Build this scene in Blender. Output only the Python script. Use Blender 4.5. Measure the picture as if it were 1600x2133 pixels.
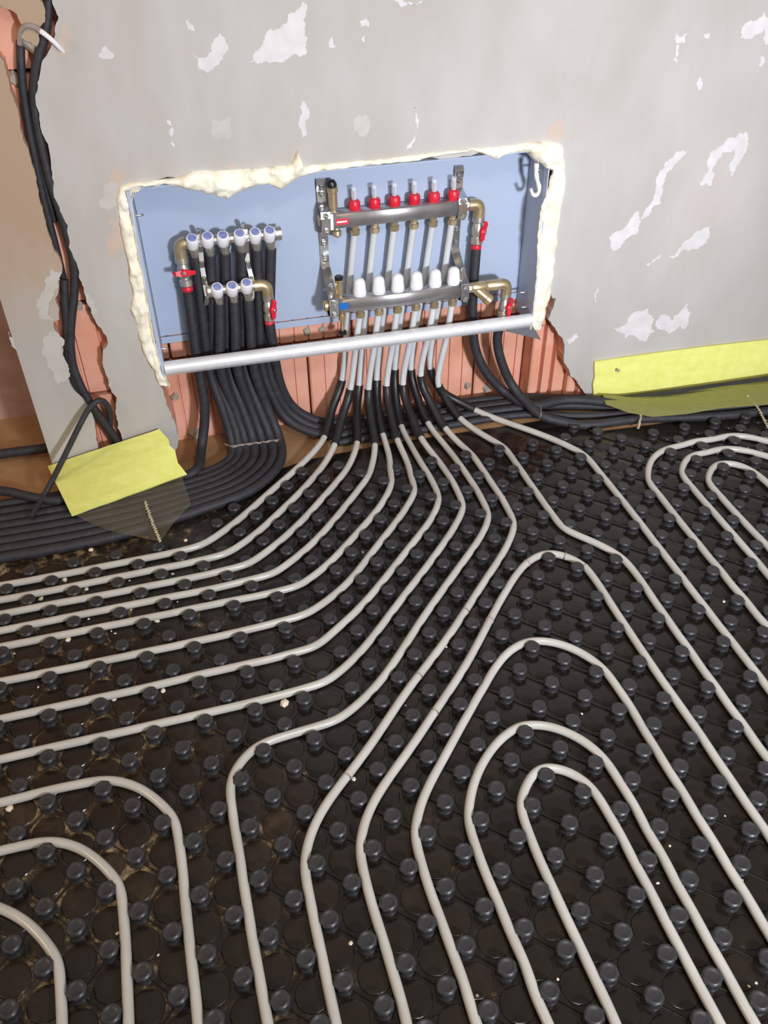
import bpy, bmesh, math, random
import numpy as np
from mathutils import Vector, Matrix, noise
from mathutils.geometry import tessellate_polygon

for o in list(bpy.data.objects):
    bpy.data.objects.remove(o)
scn = bpy.context.scene
COL = scn.collection
random.seed(7)

# ------------------------------------------------------------------ camera
# world: X along the wall, Y into the wall (plaster face is Y = 0), Z up
CR = np.array([[0.96863975, -0.16542204, 0.18539843],
               [-0.24832728, -0.61928628, 0.74486111],
               [-0.00840174, -0.76754157, -0.64094411]])      # columns: right, down, forward
CC = np.array([0.07466095, -2.02406178, 1.43698526])
FPX = 1804.15
cam = bpy.data.cameras.new('camera')
camo = bpy.data.objects.new('camera', cam)
COL.objects.link(camo)
cam.sensor_fit = 'HORIZONTAL'
cam.sensor_width = 36.0
cam.lens = 36.0 * FPX / 1600.0
cam.clip_start = 0.02
camo.matrix_world = Matrix((
    (CR[0, 0], -CR[0, 1], -CR[0, 2], CC[0]),
    (CR[1, 0], -CR[1, 1], -CR[1, 2], CC[1]),
    (CR[2, 0], -CR[2, 1], -CR[2, 2], CC[2]),
    (0, 0, 0, 1)))
scn.camera = camo

# ------------------------------------------------------------------ light
scn.view_settings.view_transform = 'Standard'
scn.view_settings.look = 'None'
scn.view_settings.gamma = 1.0
scn.view_settings.use_curve_mapping = False
scn.view_settings.exposure = 0.0
world = bpy.data.worlds.new('room_light')
scn.world = world
world.use_nodes = True
bg = world.node_tree.nodes['Background']
bg.inputs[0].default_value = (1.0, 0.89, 0.77, 1)
bg.inputs[1].default_value = 0.40


def area(name, loc, target, size, power, col, spread=None):
    l = bpy.data.lights.new(name, 'AREA')
    l.shape = 'RECTANGLE'
    l.size, l.size_y = size
    l.energy = power
    l.color = col
    if spread:
        l.spread = math.radians(spread)
    o = bpy.data.objects.new(name, l)
    COL.objects.link(o)
    o.location = loc
    o.rotation_euler = (Vector(target) - Vector(loc)).to_track_quat('-Z', 'Y').to_euler()
    return o


area('work_lamp', (1.05, -3.0, 1.2), (1.2, 0, 0.75), (0.26, 0.26), 35.5, (0.935, 0.98, 1.10), 110)
area('ceiling_lamp', (0.5, -2.2, 2.5), (0.6, -0.9, 0), (0.45, 0.45), 17, (1.0, 0.95, 0.89))

area('warm_left_fill', (-2.4, -1.0, 1.9), (-0.2, -0.6, 0.4), (0.4, 0.4), 13, (1.0, 0.66, 0.38))  # added warm fill from the left, no lamp seen there


# ------------------------------------------------------------------ rays from photo points onto the real planes
def ray(px, py):
    return CR @ np.array([(px - 800) / FPX, (py - 1066.5) / FPX, 1.0])


def W(px, py, dep=0.0):
    d = ray(px, py)
    k = (dep - CC[1]) / d[1]
    q = CC + k * d
    return Vector((q[0], dep, q[2]))


def F(px, py, z=0.0):
    d = ray(px, py)
    k = (z - CC[2]) / d[2]
    q = CC + k * d
    return Vector((q[0], q[1], z))


def project(p):
    q = CR.T @ (np.array(p) - CC)
    return 800 + FPX * q[0] / q[2], 1066.5 + FPX * q[1] / q[2]


# ------------------------------------------------------------------ materials
def nmat(name):
    m = bpy.data.materials.new(name)
    m.use_nodes = True
    nt = m.node_tree
    return m, nt, nt.nodes['Principled BSDF']


def N(nt, t, **kw):
    n = nt.nodes.new(t)
    for k, v in kw.items():
        if k in n.inputs.keys():
            n.inputs[k].default_value = v
        else:
            setattr(n, k, v)
    return n


def ramp(nt, fac, stops):
    r = N(nt, 'ShaderNodeValToRGB')
    e = r.color_ramp.elements
    while len(e) < len(stops):
        e.new(0.5)
    for el, (p, c) in zip(e, stops):
        el.position = p
        el.color = (*c, 1) if len(c) == 3 else c
    nt.links.new(fac, r.inputs[0])
    return r.outputs[0]


def noisy(name, c1, c2, scale=20, rough=0.6, metal=0.0, bump=0.0, bscale=None, detail=5, coat=0.0, spec=None):
    m, nt, b = nmat(name)
    tc = N(nt, 'ShaderNodeTexCoord')
    n = N(nt, 'ShaderNodeTexNoise', Scale=scale, Detail=detail)
    nt.links.new(tc.outputs['Object'], n.inputs['Vector'])
    nt.links.new(ramp(nt, n.outputs[0], [(0.35, c1), (0.68, c2)]), b.inputs['Base Color'])
    b.inputs['Roughness'].default_value = rough
    b.inputs['Metallic'].default_value = metal
    b.inputs['Coat Weight'].default_value = coat
    if spec is not None:
        b.inputs['Specular IOR Level'].default_value = spec
    if bump:
        n2 = N(nt, 'ShaderNodeTexNoise', Scale=bscale or scale * 3, Detail=6.0)
        nt.links.new(tc.outputs['Object'], n2.inputs['Vector'])
        bp = N(nt, 'ShaderNodeBump', Strength=bump, Distance=0.004)
        nt.links.new(n2.outputs[0], bp.inputs['Height'])
        nt.links.new(bp.outputs[0], b.inputs['Normal'])
    return m


def plain(name, c, rough=0.5, metal=0.0, **kw):
    m, nt, b = nmat(name)
    b.inputs['Base Color'].default_value = (*c, 1)
    b.inputs['Roughness'].default_value = rough
    b.inputs['Metallic'].default_value = metal
    for k, v in kw.items():
        b.inputs[k.replace('_', ' ')].default_value = v
    return m


def plaster_mat(name='grey_plaster', tan=False):
    m, nt, b = nmat(name)
    tc = N(nt, 'ShaderNodeTexCoord')
    n1 = N(nt, 'ShaderNodeTexNoise', Scale=2.2, Detail=4.0)
    n2 = N(nt, 'ShaderNodeTexNoise', Scale=9.0, Detail=6.0, Roughness=0.6)
    n3 = N(nt, 'ShaderNodeTexNoise', Scale=90.0, Detail=4.0)
    mp = N(nt, 'ShaderNodeMapping')
    mp.inputs['Scale'].default_value = (1, 1, 0.45)
    nt.links.new(tc.outputs['Object'], mp.inputs[0])
    for n in (n1, n2):
        nt.links.new(mp.outputs[0], n.inputs['Vector'])
    nt.links.new(tc.outputs['Object'], n3.inputs['Vector'])
    c = ramp(nt, n1.outputs[0], [(0.3, (0.43, 0.40, 0.365)), (0.55, (0.475, 0.455, 0.43)), (0.75, (0.52, 0.48, 0.45))])
    c2 = ramp(nt, n2.outputs[0], [(0.36, (0.93, 0.92, 0.90)), (0.62, (1, 1, 1)), (0.74, (1.05, 1.03, 1.02))])
    mx = N(nt, 'ShaderNodeMix', data_type='RGBA', blend_type='MULTIPLY')
    mx.inputs[0].default_value = 1
    nt.links.new(c, mx.inputs[6])
    nt.links.new(c2, mx.inputs[7])
    out = mx.outputs[2]
    if tan:
        # clay-coloured skim smeared over the upper part
        sp = N(nt, 'ShaderNodeSeparateXYZ')
        nt.links.new(tc.outputs['Object'], sp.inputs[0])
        ad = N(nt, 'ShaderNodeMath', operation='MULTIPLY_ADD')
        nt.links.new(n2.outputs[0], ad.inputs[0])
        ad.inputs[1].default_value = 0.5
        nt.links.new(sp.outputs[2], ad.inputs[2])
        mx2 = N(nt, 'ShaderNodeMix', data_type='RGBA')
        nt.links.new(ramp(nt, ad.outputs[0], [(0.62, (0, 0, 0)), (0.95, (1, 1, 1))]), mx2.inputs[0])
        nt.links.new(out, mx2.inputs[6])
        mx2.inputs[7].default_value = (0.40, 0.285, 0.195, 1)
        out = mx2.outputs[2]
    nt.links.new(out, b.inputs['Base Color'])
    b.inputs['Roughness'].default_value = 0.75
    bp = N(nt, 'ShaderNodeBump', Strength=0.12, Distance=0.003)
    nt.links.new(n3.outputs[0], bp.inputs['Height'])
    nt.links.new(bp.outputs[0], b.inputs['Normal'])
    return m


def base_mat(name='black_moulded_sheet', dust_glints=False):
    """black moulded sheet: round pads between the studs, brown dust"""
    m, nt, b = nmat(name)
    tc = N(nt, 'ShaderNodeTexCoord')
    sp = N(nt, 'ShaderNodeSeparateXYZ')
    nt.links.new(tc.outputs['Object'], sp.inputs[0])

    def mth(op, a, bb=None):
        n = N(nt, 'ShaderNodeMath', operation=op)
        for i, v in enumerate((a, bb)):
            if v is None:
                continue
            if isinstance(v, (int, float)):
                n.inputs[i].default_value = v
            else:
                nt.links.new(v, n.inputs[i])
        return n.outputs[0]
    n1 = N(nt, 'ShaderNodeTexNoise', Scale=55.0, Detail=5.0)
    n2 = N(nt, 'ShaderNodeTexNoise', Scale=5.0, Detail=6.0, Roughness=0.65)
    for n in (n1, n2):
        nt.links.new(tc.outputs['Object'], n.inputs['Vector'])
    hgt = mth('MULTIPLY', n1.outputs[0], 0.35)
    bp = N(nt, 'ShaderNodeBump', Strength=0.55, Distance=0.004)
    nt.links.new(hgt, bp.inputs['Height'])
    nt.links.new(bp.outputs[0], b.inputs['Normal'])
    xw = mth('MULTIPLY', sp.outputs[0], -0.16)
    if dust_glints:
        xw = mth('MULTIPLY', sp.outputs[0], -0.20)
    dust = mth('ADD', n2.outputs[0], xw)
    dust = mth('ADD', dust, mth('MULTIPLY', n1.outputs[0], 0.15))
    nt.links.new(ramp(nt, dust, [(0.45, (0.0120, 0.0088, 0.0072)), (0.64, (0.020, 0.0125, 0.0075)), (0.82, (0.065, 0.038, 0.017))]),
                 b.inputs['Base Color'])
    nt.links.new(ramp(nt, dust, [(0.5, (0.17, 0.17, 0.17)), (0.75, (0.42, 0.42, 0.42))]), b.inputs['Roughness'])
    b.inputs['Specular IOR Level'].default_value = 0.4
    if dust_glints:
        # brown dust plus painted pale glints in the star-shaped gaps, stronger towards the left
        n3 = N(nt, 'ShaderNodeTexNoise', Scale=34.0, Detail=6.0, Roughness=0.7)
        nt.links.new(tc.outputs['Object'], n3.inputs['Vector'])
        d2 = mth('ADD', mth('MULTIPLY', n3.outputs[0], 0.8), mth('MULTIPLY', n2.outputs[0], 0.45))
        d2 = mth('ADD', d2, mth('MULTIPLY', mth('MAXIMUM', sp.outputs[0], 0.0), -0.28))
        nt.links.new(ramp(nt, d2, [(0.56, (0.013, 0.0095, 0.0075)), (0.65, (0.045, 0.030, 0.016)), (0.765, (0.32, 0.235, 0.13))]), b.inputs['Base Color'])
    return m


def brick_mat():
    return noisy('terracotta_clay', (0.68, 0.305, 0.195), (0.78, 0.41, 0.30), scale=7, rough=0.8, bump=0.25, bscale=120)


def film_mat(name, tint, alpha):
    m, nt, b = nmat(name)
    b.inputs['Base Color'].default_value = (*tint, 1)
    b.inputs['Roughness'].default_value = 0.22
    b.inputs['Alpha'].default_value = alpha
    tc = N(nt, 'ShaderNodeTexCoord')
    n = N(nt, 'ShaderNodeTexNoise', Scale=25.0, Detail=3.0)
    nt.links.new(tc.outputs['Object'], n.inputs['Vector'])
    bp = N(nt, 'ShaderNodeBump', Strength=0.5, Distance=0.01)
    nt.links.new(n.outputs[0], bp.inputs['Height'])
    nt.links.new(bp.outputs[0], b.inputs['Normal'])
    return m


M = dict(
    plaster=plaster_mat(), tanplaster=plaster_mat('tan_smeared_plaster', True), darkplate=plain('dark_grey_plate', (0.09, 0.088, 0.10), 0.5), brick=brick_mat(), sheet=base_mat(), dust_glints=base_mat('dust_glint_sheet', True),
    mortar=noisy('grey_mortar', (0.30, 0.26, 0.21), (0.42, 0.37, 0.31), scale=30, rough=0.9, bump=0.3),
    patch2=noisy('pale_plaster', (0.47, 0.445, 0.405), (0.53, 0.505, 0.47), scale=25, rough=0.8),
    patch=noisy('white_filler', (0.60, 0.58, 0.575), (0.68, 0.665, 0.665), scale=25, rough=0.8),
    stain=noisy('orange_stain', (0.49, 0.42, 0.365), (0.54, 0.42, 0.34), scale=18, rough=0.8),
    pinkwall=noisy('pink_render', (0.42, 0.25, 0.20), (0.52, 0.34, 0.28), scale=14, rough=0.9, bump=0.4, bscale=60),
    slab=noisy('brown_screed', (0.29, 0.155, 0.066), (0.40, 0.235, 0.11), scale=9, rough=0.85, bump=0.3, bscale=70),
    nub=noisy('black_plastic_stud', (0.022, 0.022, 0.024), (0.036, 0.035, 0.038), scale=30, rough=0.38, spec=0.5),
    pipe=noisy('milky_white_pipe', (0.45, 0.43, 0.385), (0.52, 0.50, 0.455), scale=12, rough=0.2, spec=0.55),
    pipe_up=noisy('milky_clean_pipe', (0.56, 0.58, 0.585), (0.62, 0.64, 0.65), scale=12, rough=0.3),
    tube=noisy('black_foam_tube', (0.019, 0.018, 0.022), (0.030, 0.029, 0.035), scale=60, rough=0.6, bump=0.25, bscale=350),
    sleeve=noisy('black_sleeve', (0.010, 0.010, 0.011), (0.018, 0.018, 0.02), scale=30, rough=0.42),
    cabinet=noisy('blue_grey_paint', (0.385, 0.455, 0.585), (0.41, 0.48, 0.61), scale=3, rough=0.45),
    steel=noisy('galvanised_steel', (0.80, 0.81, 0.83), (0.90, 0.91, 0.93), scale=40, rough=0.34, metal=0.3),
    bar=noisy('brushed_stainless', (0.42, 0.41, 0.41), (0.55, 0.54, 0.55), scale=25, rough=0.34, metal=0.8),
    chrome=noisy('bright_zinc', (0.60, 0.60, 0.58), (0.75, 0.74, 0.72), scale=30, rough=0.18, metal=0.95),
    brass=noisy('brass', (0.52, 0.40, 0.23), (0.66, 0.53, 0.34), scale=30, rough=0.34, metal=0.75),
    nickel=noisy('nickel_plated', (0.50, 0.47, 0.42), (0.64, 0.61, 0.56), scale=40, rough=0.3, metal=0.8),
    red=noisy('red_plastic', (0.62, 0.012, 0.03), (0.72, 0.02, 0.045), scale=20, rough=0.35),
    redlabel=plain('red_label', (0.68, 0.03, 0.06), 0.5), blue=plain('blue_label', (0.01, 0.14, 0.50), 0.4),
    white=noisy('white_plastic', (0.80, 0.80, 0.82), (0.86, 0.86, 0.88), scale=15, rough=0.35),
    disc=noisy('blue_violet_disc', (0.17, 0.20, 0.46), (0.30, 0.33, 0.58), scale=160, rough=0.4),
    blackcap=plain('black_cap', (0.012, 0.012, 0.014), 0.35),
    glass=plain('clear_sight_tube', (0.9, 0.9, 0.92), 0.08, Alpha=0.42),
    foam=noisy('cream_foam', (0.84, 0.79, 0.60), (0.92, 0.90, 0.79), scale=22, rough=0.85, bump=0.6, bscale=110),
    yellow=noisy('yellow_foam', (0.72, 0.735, 0.18), (0.78, 0.79, 0.235), scale=40, rough=0.8, bump=0.12, bscale=300),
    film=film_mat('clear_film', (0.30, 0.25, 0.17), 0.13),
    yfilm=film_mat('yellowish_film', (0.36, 0.36, 0.10), 0.55),
    thread=noisy('pale_thread', (0.42, 0.37, 0.20), (0.6, 0.55, 0.36), scale=200, rough=0.7),
    chip=noisy('plaster_chip', (0.66, 0.55, 0.42), (0.85, 0.76, 0.64), scale=60, rough=0.9, bump=0.4),
    nail=plain('steel_nail', (0.55, 0.54, 0.5), 0.3, 0.9),
    grip=noisy('grey_wire', (0.27, 0.22, 0.20), (0.34, 0.28, 0.26), scale=40, rough=0.6),
)


# ------------------------------------------------------------------ mesh helpers
class MB:
    def __init__(self):
        self.v, self.f = [], []

    def add(self, vs, fs):
        o = len(self.v)
        self.v += [tuple(a) for a in vs]
        self.f += [tuple(i + o for i in f) for f in fs]
        return self

    def box(self, x0, x1, y0, y1, z0, z1, ch=0.0):
        if ch <= 0:
            vs = [(x, y, z) for z in (z0, z1) for y in (y0, y1) for x in (x0, x1)]
            return self.add(vs, [(0, 2, 3, 1), (4, 5, 7, 6), (0, 1, 5, 4), (2, 6, 7, 3), (0, 4, 6, 2), (1, 3, 7, 5)])
        # chamfered along x
        pr = [(y0 + ch, z0), (y1 - ch, z0), (y1, z0 + ch), (y1, z1 - ch), (y1 - ch, z1), (y0 + ch, z1), (y0, z1 - ch), (y0, z0 + ch)]
        vs = [(x0, a, b) for a, b in pr] + [(x1, a, b) for a, b in pr]
        fs = [tuple(range(8)), tuple(reversed(range(8, 16)))] + [(i, i + 8, (i + 1) % 8 + 8, (i + 1) % 8) for i in range(8)]
        return self.add(vs, fs)

    def lathe(self, origin, axis, prof, n=16, close=True):
        """prof: list of (radius, height along axis)"""
        ax = Vector(axis).normalized()
        q = ax.to_track_quat('Z', 'Y')
        o = Vector(origin)
        vs, fs = [], []
        for r, h in prof:
            for k in range(n):
                a = 2 * math.pi * k / n
                vs.append(o + q @ Vector((r * math.cos(a), r * math.sin(a), h)))
        for j in range(len(prof) - 1):
            for k in range(n):
                a, b = j * n + k, j * n + (k + 1) % n
                fs.append((a, b, b + n, a + n))
        if close:
            fs.append(tuple(reversed(range(n))))
            fs.append(tuple(range((len(prof) - 1) * n, len(prof) * n)))
        return self.add(vs, fs)

    def tube(self, pts, r, n=10, rfun=None):
        pts = [Vector(p) for p in pts]
        m = len(pts)
        tan = [(pts[min(i + 1, m - 1)] - pts[max(i - 1, 0)]).normalized() for i in range(m)]
        up = Vector((0, 0, 1)) if abs(tan[0].z) < 0.9 else Vector((0, 1, 0))
        u = tan[0].cross(up).normalized()
        vs, fs = [], []
        for i in range(m):
            u = (u - tan[i] * u.dot(tan[i])).normalized()
            w = tan[i].cross(u)
            rr = rfun(i / (m - 1)) * r if rfun else r
            for k in range(n):
                a = 2 * math.pi * k / n
                vs.append(pts[i] + (u * math.cos(a) + w * math.sin(a)) * rr)
        for i in range(m - 1):
            for k in range(n):
                a, b = i * n + k, i * n + (k + 1) % n
                fs.append((a, b, b + n, a + n))
        fs.append(tuple(reversed(range(n))))
        fs.append(tuple(range((m - 1) * n, m * n)))
        return self.add(vs, fs)

    def build(self, name, mat, parent=None, smooth=False, angle=None):
        me = bpy.data.meshes.new(name)
        me.from_pydata(self.v, [], self.f)
        me.materials.append(M[mat])
        bm = bmesh.new()
        bm.from_mesh(me)
        bmesh.ops.recalc_face_normals(bm, faces=bm.faces)
        if smooth:
            for f in bm.faces:
                f.smooth = len(f.verts) <= 4
            lim = math.radians(angle or 40)
            for e in bm.edges:
                if len(e.link_faces) == 2 and e.calc_face_angle(0) > lim:
                    e.smooth = False
        bm.to_mesh(me)
        bm.free()
        o = bpy.data.objects.new(name, me)
        COL.objects.link(o)
        if parent:
            o.parent = parent
        return o


def tag(o, label=None, cat=None, group=None, kind=None):
    for k, v in (('label', label), ('category', cat), ('group', group), ('kind', kind)):
        if v:
            o[k] = v
    return o


def empty(name, loc=(0, 0, 0)):
    o = bpy.data.objects.new(name, None)
    COL.objects.link(o)
    o.location = loc
    o.empty_display_size = 0.05
    return o


def adopt(child, parent):
    """parent without moving (all geometry is in world coordinates)"""
    child.parent = parent
    child.matrix_parent_inverse = Matrix.Translation(parent.location).inverted()
    return child


def catmull(P, step=0.010, closed=False):
    P = [Vector(p) for p in P]
    out = []
    n = len(P)
    for i in range(n - 1):
        p0 = P[i - 1] if i > 0 else P[0] * 2 - P[1]
        p1, p2 = P[i], P[i + 1]
        p3 = P[i + 2] if i + 2 < n else P[-1] * 2 - P[-2]
        # centripetal
        def tj(t, a, b):
            return t + max((b - a).length, 1e-6) ** 0.5
        t0 = 0.0
        t1 = tj(t0, p0, p1)
        t2 = tj(t1, p1, p2)
        t3 = tj(t2, p2, p3)
        k = max(1, int((p2 - p1).length / step))
        for j in range(k):
            t = t1 + (t2 - t1) * j / k
            a1 = p0 * ((t1 - t) / (t1 - t0)) + p1 * ((t - t0) / (t1 - t0))
            a2 = p1 * ((t2 - t) / (t2 - t1)) + p2 * ((t - t1) / (t2 - t1))
            a3 = p2 * ((t3 - t) / (t3 - t2)) + p3 * ((t - t2) / (t3 - t2))
            b1 = a1 * ((t2 - t) / (t2 - t0)) + a2 * ((t - t0) / (t2 - t0))
            b2 = a2 * ((t3 - t) / (t3 - t1)) + a3 * ((t - t1) / (t3 - t1))
            out.append(b1 * ((t2 - t) / (t2 - t1)) + b2 * ((t - t1) / (t2 - t1)))
    out.append(P[-1])
    return out


def smooth_pts(P, it=4):
    P = [p.copy() for p in P]
    for _ in range(it):
        Q = [p.copy() for p in P]
        for i in range(1, len(P) - 1):
            Q[i] = P[i] * 0.5 + (P[i - 1] + P[i + 1]) * 0.25
        P = Q
    return P


def rough_line(pts, it=3, amp=0.10):
    """jagged plaster break: midpoint displacement in the (x, z) plane"""
    P = [Vector((p[0], p[1])) for p in pts]
    for _ in range(it):
        Q = [P[0]]
        for a, b in zip(P, P[1:]):
            d = b - a
            nrm = Vector((-d.y, d.x))
            Q.append((a + b) / 2 + nrm * random.uniform(-amp, amp))
            Q.append(b)
        P = Q
    return P


def slab_poly(poly, y0, y1):
    """vertical sheet in the wall: polygon in (x, z), from depth y0 to y1"""
    n = len(poly)
    mb = MB()
    tris = tessellate_polygon([[Vector((p[0], p[1], 0)) for p in poly]])
    vs = [(p[0], y0, p[1]) for p in poly] + [(p[0], y1, p[1]) for p in poly]
    fs = [tuple(t) for t in tris] + [tuple(i + n for i in reversed(t)) for t in tris]
    fs += [(i, (i + 1) % n, (i + 1) % n + n, i + n) for i in range(n)]
    return mb.add(vs, fs)


# ------------------------------------------------------------------ floor and walls
tag(MB().box(-1.6, 3.2, -3.2, 0.6, -0.06, 0.0).build('floor', 'slab'), 'brown screed floor slab left bare along the wall', None, None, 'structure')
tag(MB().box(-1.6, -0.1, 0.36, 0.46, 0.0, 2.2).build('wall_left', 'pinkwall'), 'rough pink rendered wall beyond the plaster corner', None, None, 'structure')

WX0, WX1, WZ1 = -0.334, 2.9, 2.2
w2 = lambda l, d=0.0: [(W(x, y, d).x, W(x, y, d).z) for x, y in l]
ch_right = w2([(108, 0), (122, 35), (115, 70), (100, 110), (82, 160), (74, 210), (82, 240), (100, 300), (112, 380), (125, 440), (141, 470),
               (162, 558), (174, 598), (180, 627), (194, 660), (210, 683), (221, 699), (225, 716), (215, 729), (213, 755), (220, 778),
               (226, 804), (243, 827), (241, 844), (243, 873), (253, 909)])
ch_left = w2([(84, 0), (94, 21), (94, 45), (80, 61), (77, 98), (45, 80), (45, 52), (35, 30), (14, 19), (0, 12)])
ch_left2 = w2([(0, 117), (9, 129), (14, 152), (21, 188), (33, 218), (42, 253), (56, 305), (73, 363), (89, 434), (103, 492), (121, 532),
               (129, 570), (122, 581), (115, 621), (123, 667), (112, 670), (112, 683), (126, 713), (131, 745), (141, 772), (148, 804),
               (171, 827), (184, 837), (194, 870), (200, 903), (203, 926)])
opening = w2([(360, 962), (370, 930), (358, 870), (345, 830), (335, 805), (325, 785), (303, 720), (290, 650), (282, 600), (270, 520), (262, 470),
              (258, 430), (258, 398), (300, 385), (400, 370), (520, 358), (620, 350), (720, 341), (850, 331), (1000, 317), (1100, 309), (1152, 309),
              (1157, 360), (1152, 420), (1142, 500), (1142, 560), (1141, 600), (1152, 622), (1158, 622), (1148, 650), (1142, 665), (1160, 690),
              (1172, 705), (1176, 730), (1175, 755), (1190, 785), (1205, 800), (1215, 815), (1232, 832)])
# right piece: from the chase's right edge round the opening to the right end
rp = [(ch_right[0][0], WZ1)] + rough_line(ch_right) + [(ch_right[-1][0] + 0.005, 0.0), (opening[0][0], 0.0)] + rough_line(opening) + \
     [(opening[-1][0], 0.0), (WX1, 0.0), (WX1, WZ1)]
# left piece: wall end to the chase's left edge (two bites)
lowx = ch_left2[-1][0]
lp_line = [(ch_left[0][0], WZ1)] + rough_line(ch_left) + [(-0.255, ch_left[-1][1] - 0.02), (-0.262, 1.06)] + rough_line(ch_left2) + [(lowx, 0.0), (WX0, 0.0), (WX0, WZ1)]
wall = tag(slab_poly(rp, 0.0, 0.014).build('wall_back', 'plaster'), 'grey plastered wall with white filler smears and a broken opening', None, None, 'structure')
slab_poly(lp_line, 0.0, 0.014).build('plaster_layer', 'tanplaster', wall)
slab_poly(rp, 0.0141, 0.16).build('wall_core', 'brick', wall)
slab_poly(lp_line, 0.0141, 0.16).build('wall_core', 'brick', wall)
MB().box(-0.33, 1.45, 0.155, 0.175, 0.0, 1.6).build('mortar_bed', 'mortar', wall)


def block(x0, x1, z0, z1, dep, pitch, gw, gd, thick=0.03, name='brick'):
    """hollow clay block with vertical ribs"""
    prof = [(x0, dep + 0.004)]
    x = x0 + 0.004
    prof.append((x, dep))
    k = 0
    while x + pitch < x1 - 0.01:
        e = x + pitch - gw
        prof += [(e, dep), (e + gw * 0.2, dep + gd), (e + gw * 0.8, dep + gd), (x + pitch, dep)]
        x += pitch
        k += 1
    prof += [(x1 - 0.004, dep), (x1, dep + 0.004)]
    n = len(prof)
    mb = MB()
    back = dep + gd + thick
    vs = []
    for z in (z0, z1):
        vs += [(a, b, z) for a, b in prof] + [(x1, back, z), (x0, back, z)]
    m = n + 2
    fs = [(i, (i + 1) % m, (i + 1) % m + m, i + m) for i in range(m)]
    fs += [tuple(range(m)), tuple(range(m, 2 * m))]
    return mb.add(vs, fs).build(name, 'brick', wall)


for c in range(2):
    z0, z1 = (0.0, 0.252) if c == 0 else (0.266, 0.52)
    xs = [-0.10, 0.14, 0.39, 0.64, 0.89, 1.045] if c == 0 else [-0.10, 0.02, 0.27, 0.52, 0.77, 1.045]
    for a, b in zip(xs, xs[1:]):
        block(a + 0.003, b - 0.003, z0, z1, 0.112, 0.041, 0.006, 0.006, 0.02)
block(1.046, 1.16, 0.0, 0.245, 0.052, 0.036, 0.015, 0.020, 0.05)
block(1.162, 1.30, 0.0, 0.245, 0.030, 0.036, 0.015, 0.020, 0.05)
block(1.046, 1.20, 0.258, 0.50, 0.040, 0.036, 0.015, 0.020, 0.05)
for c in range(7):
    z0 = -0.02 + c * 0.256
    if z0 + 0.24 > 0.52 and c < 2:
        pass
    block(-0.325, -0.075 if c < 2 else -0.02, max(z0, 0.0), z0 + 0.244, 0.040, 0.062, 0.010, 0.009, 0.03)
# loose plaster and mortar lumps left in the chase and on the blocks
for px, py, dep, r in [(165, 640, 0.036, 0.012), (190, 648, 0.034, 0.010), (28, 165, 0.036, 0.016), (60, 84, 0.012, 0.022), (410, 905, 0.105, 0.022), (398, 945, 0.10, 0.026),
                       (640, 690, 0.11, 0.016), (672, 685, 0.11, 0.014), (975, 805, 0.105, 0.012), (1015, 812, 0.105, 0.014), (365, 830, 0.10, 0.012)]:
    p = W(px, py, dep)
    mb = MB()
    n = 9
    ring = [(p.x + r * math.cos(6.283 * k / n) * random.uniform(0.7, 1.3), p.z + r * math.sin(6.283 * k / n) * random.uniform(0.7, 1.3)) for k in range(n)]
    vs = [(a, dep + 0.006, b) for a, b in ring] + [(p.x + (a - p.x) * 0.55, dep - 0.004, p.z + (b - p.z) * 0.55) for a, b in ring]
    mb.add(vs, [(i, (i + 1) % n, (i + 1) % n + n, i + n) for i in range(n)] + [tuple(range(n, 2 * n)), tuple(range(n))])
    mb.build('mortar_lump', 'mortar', wall)

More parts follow.
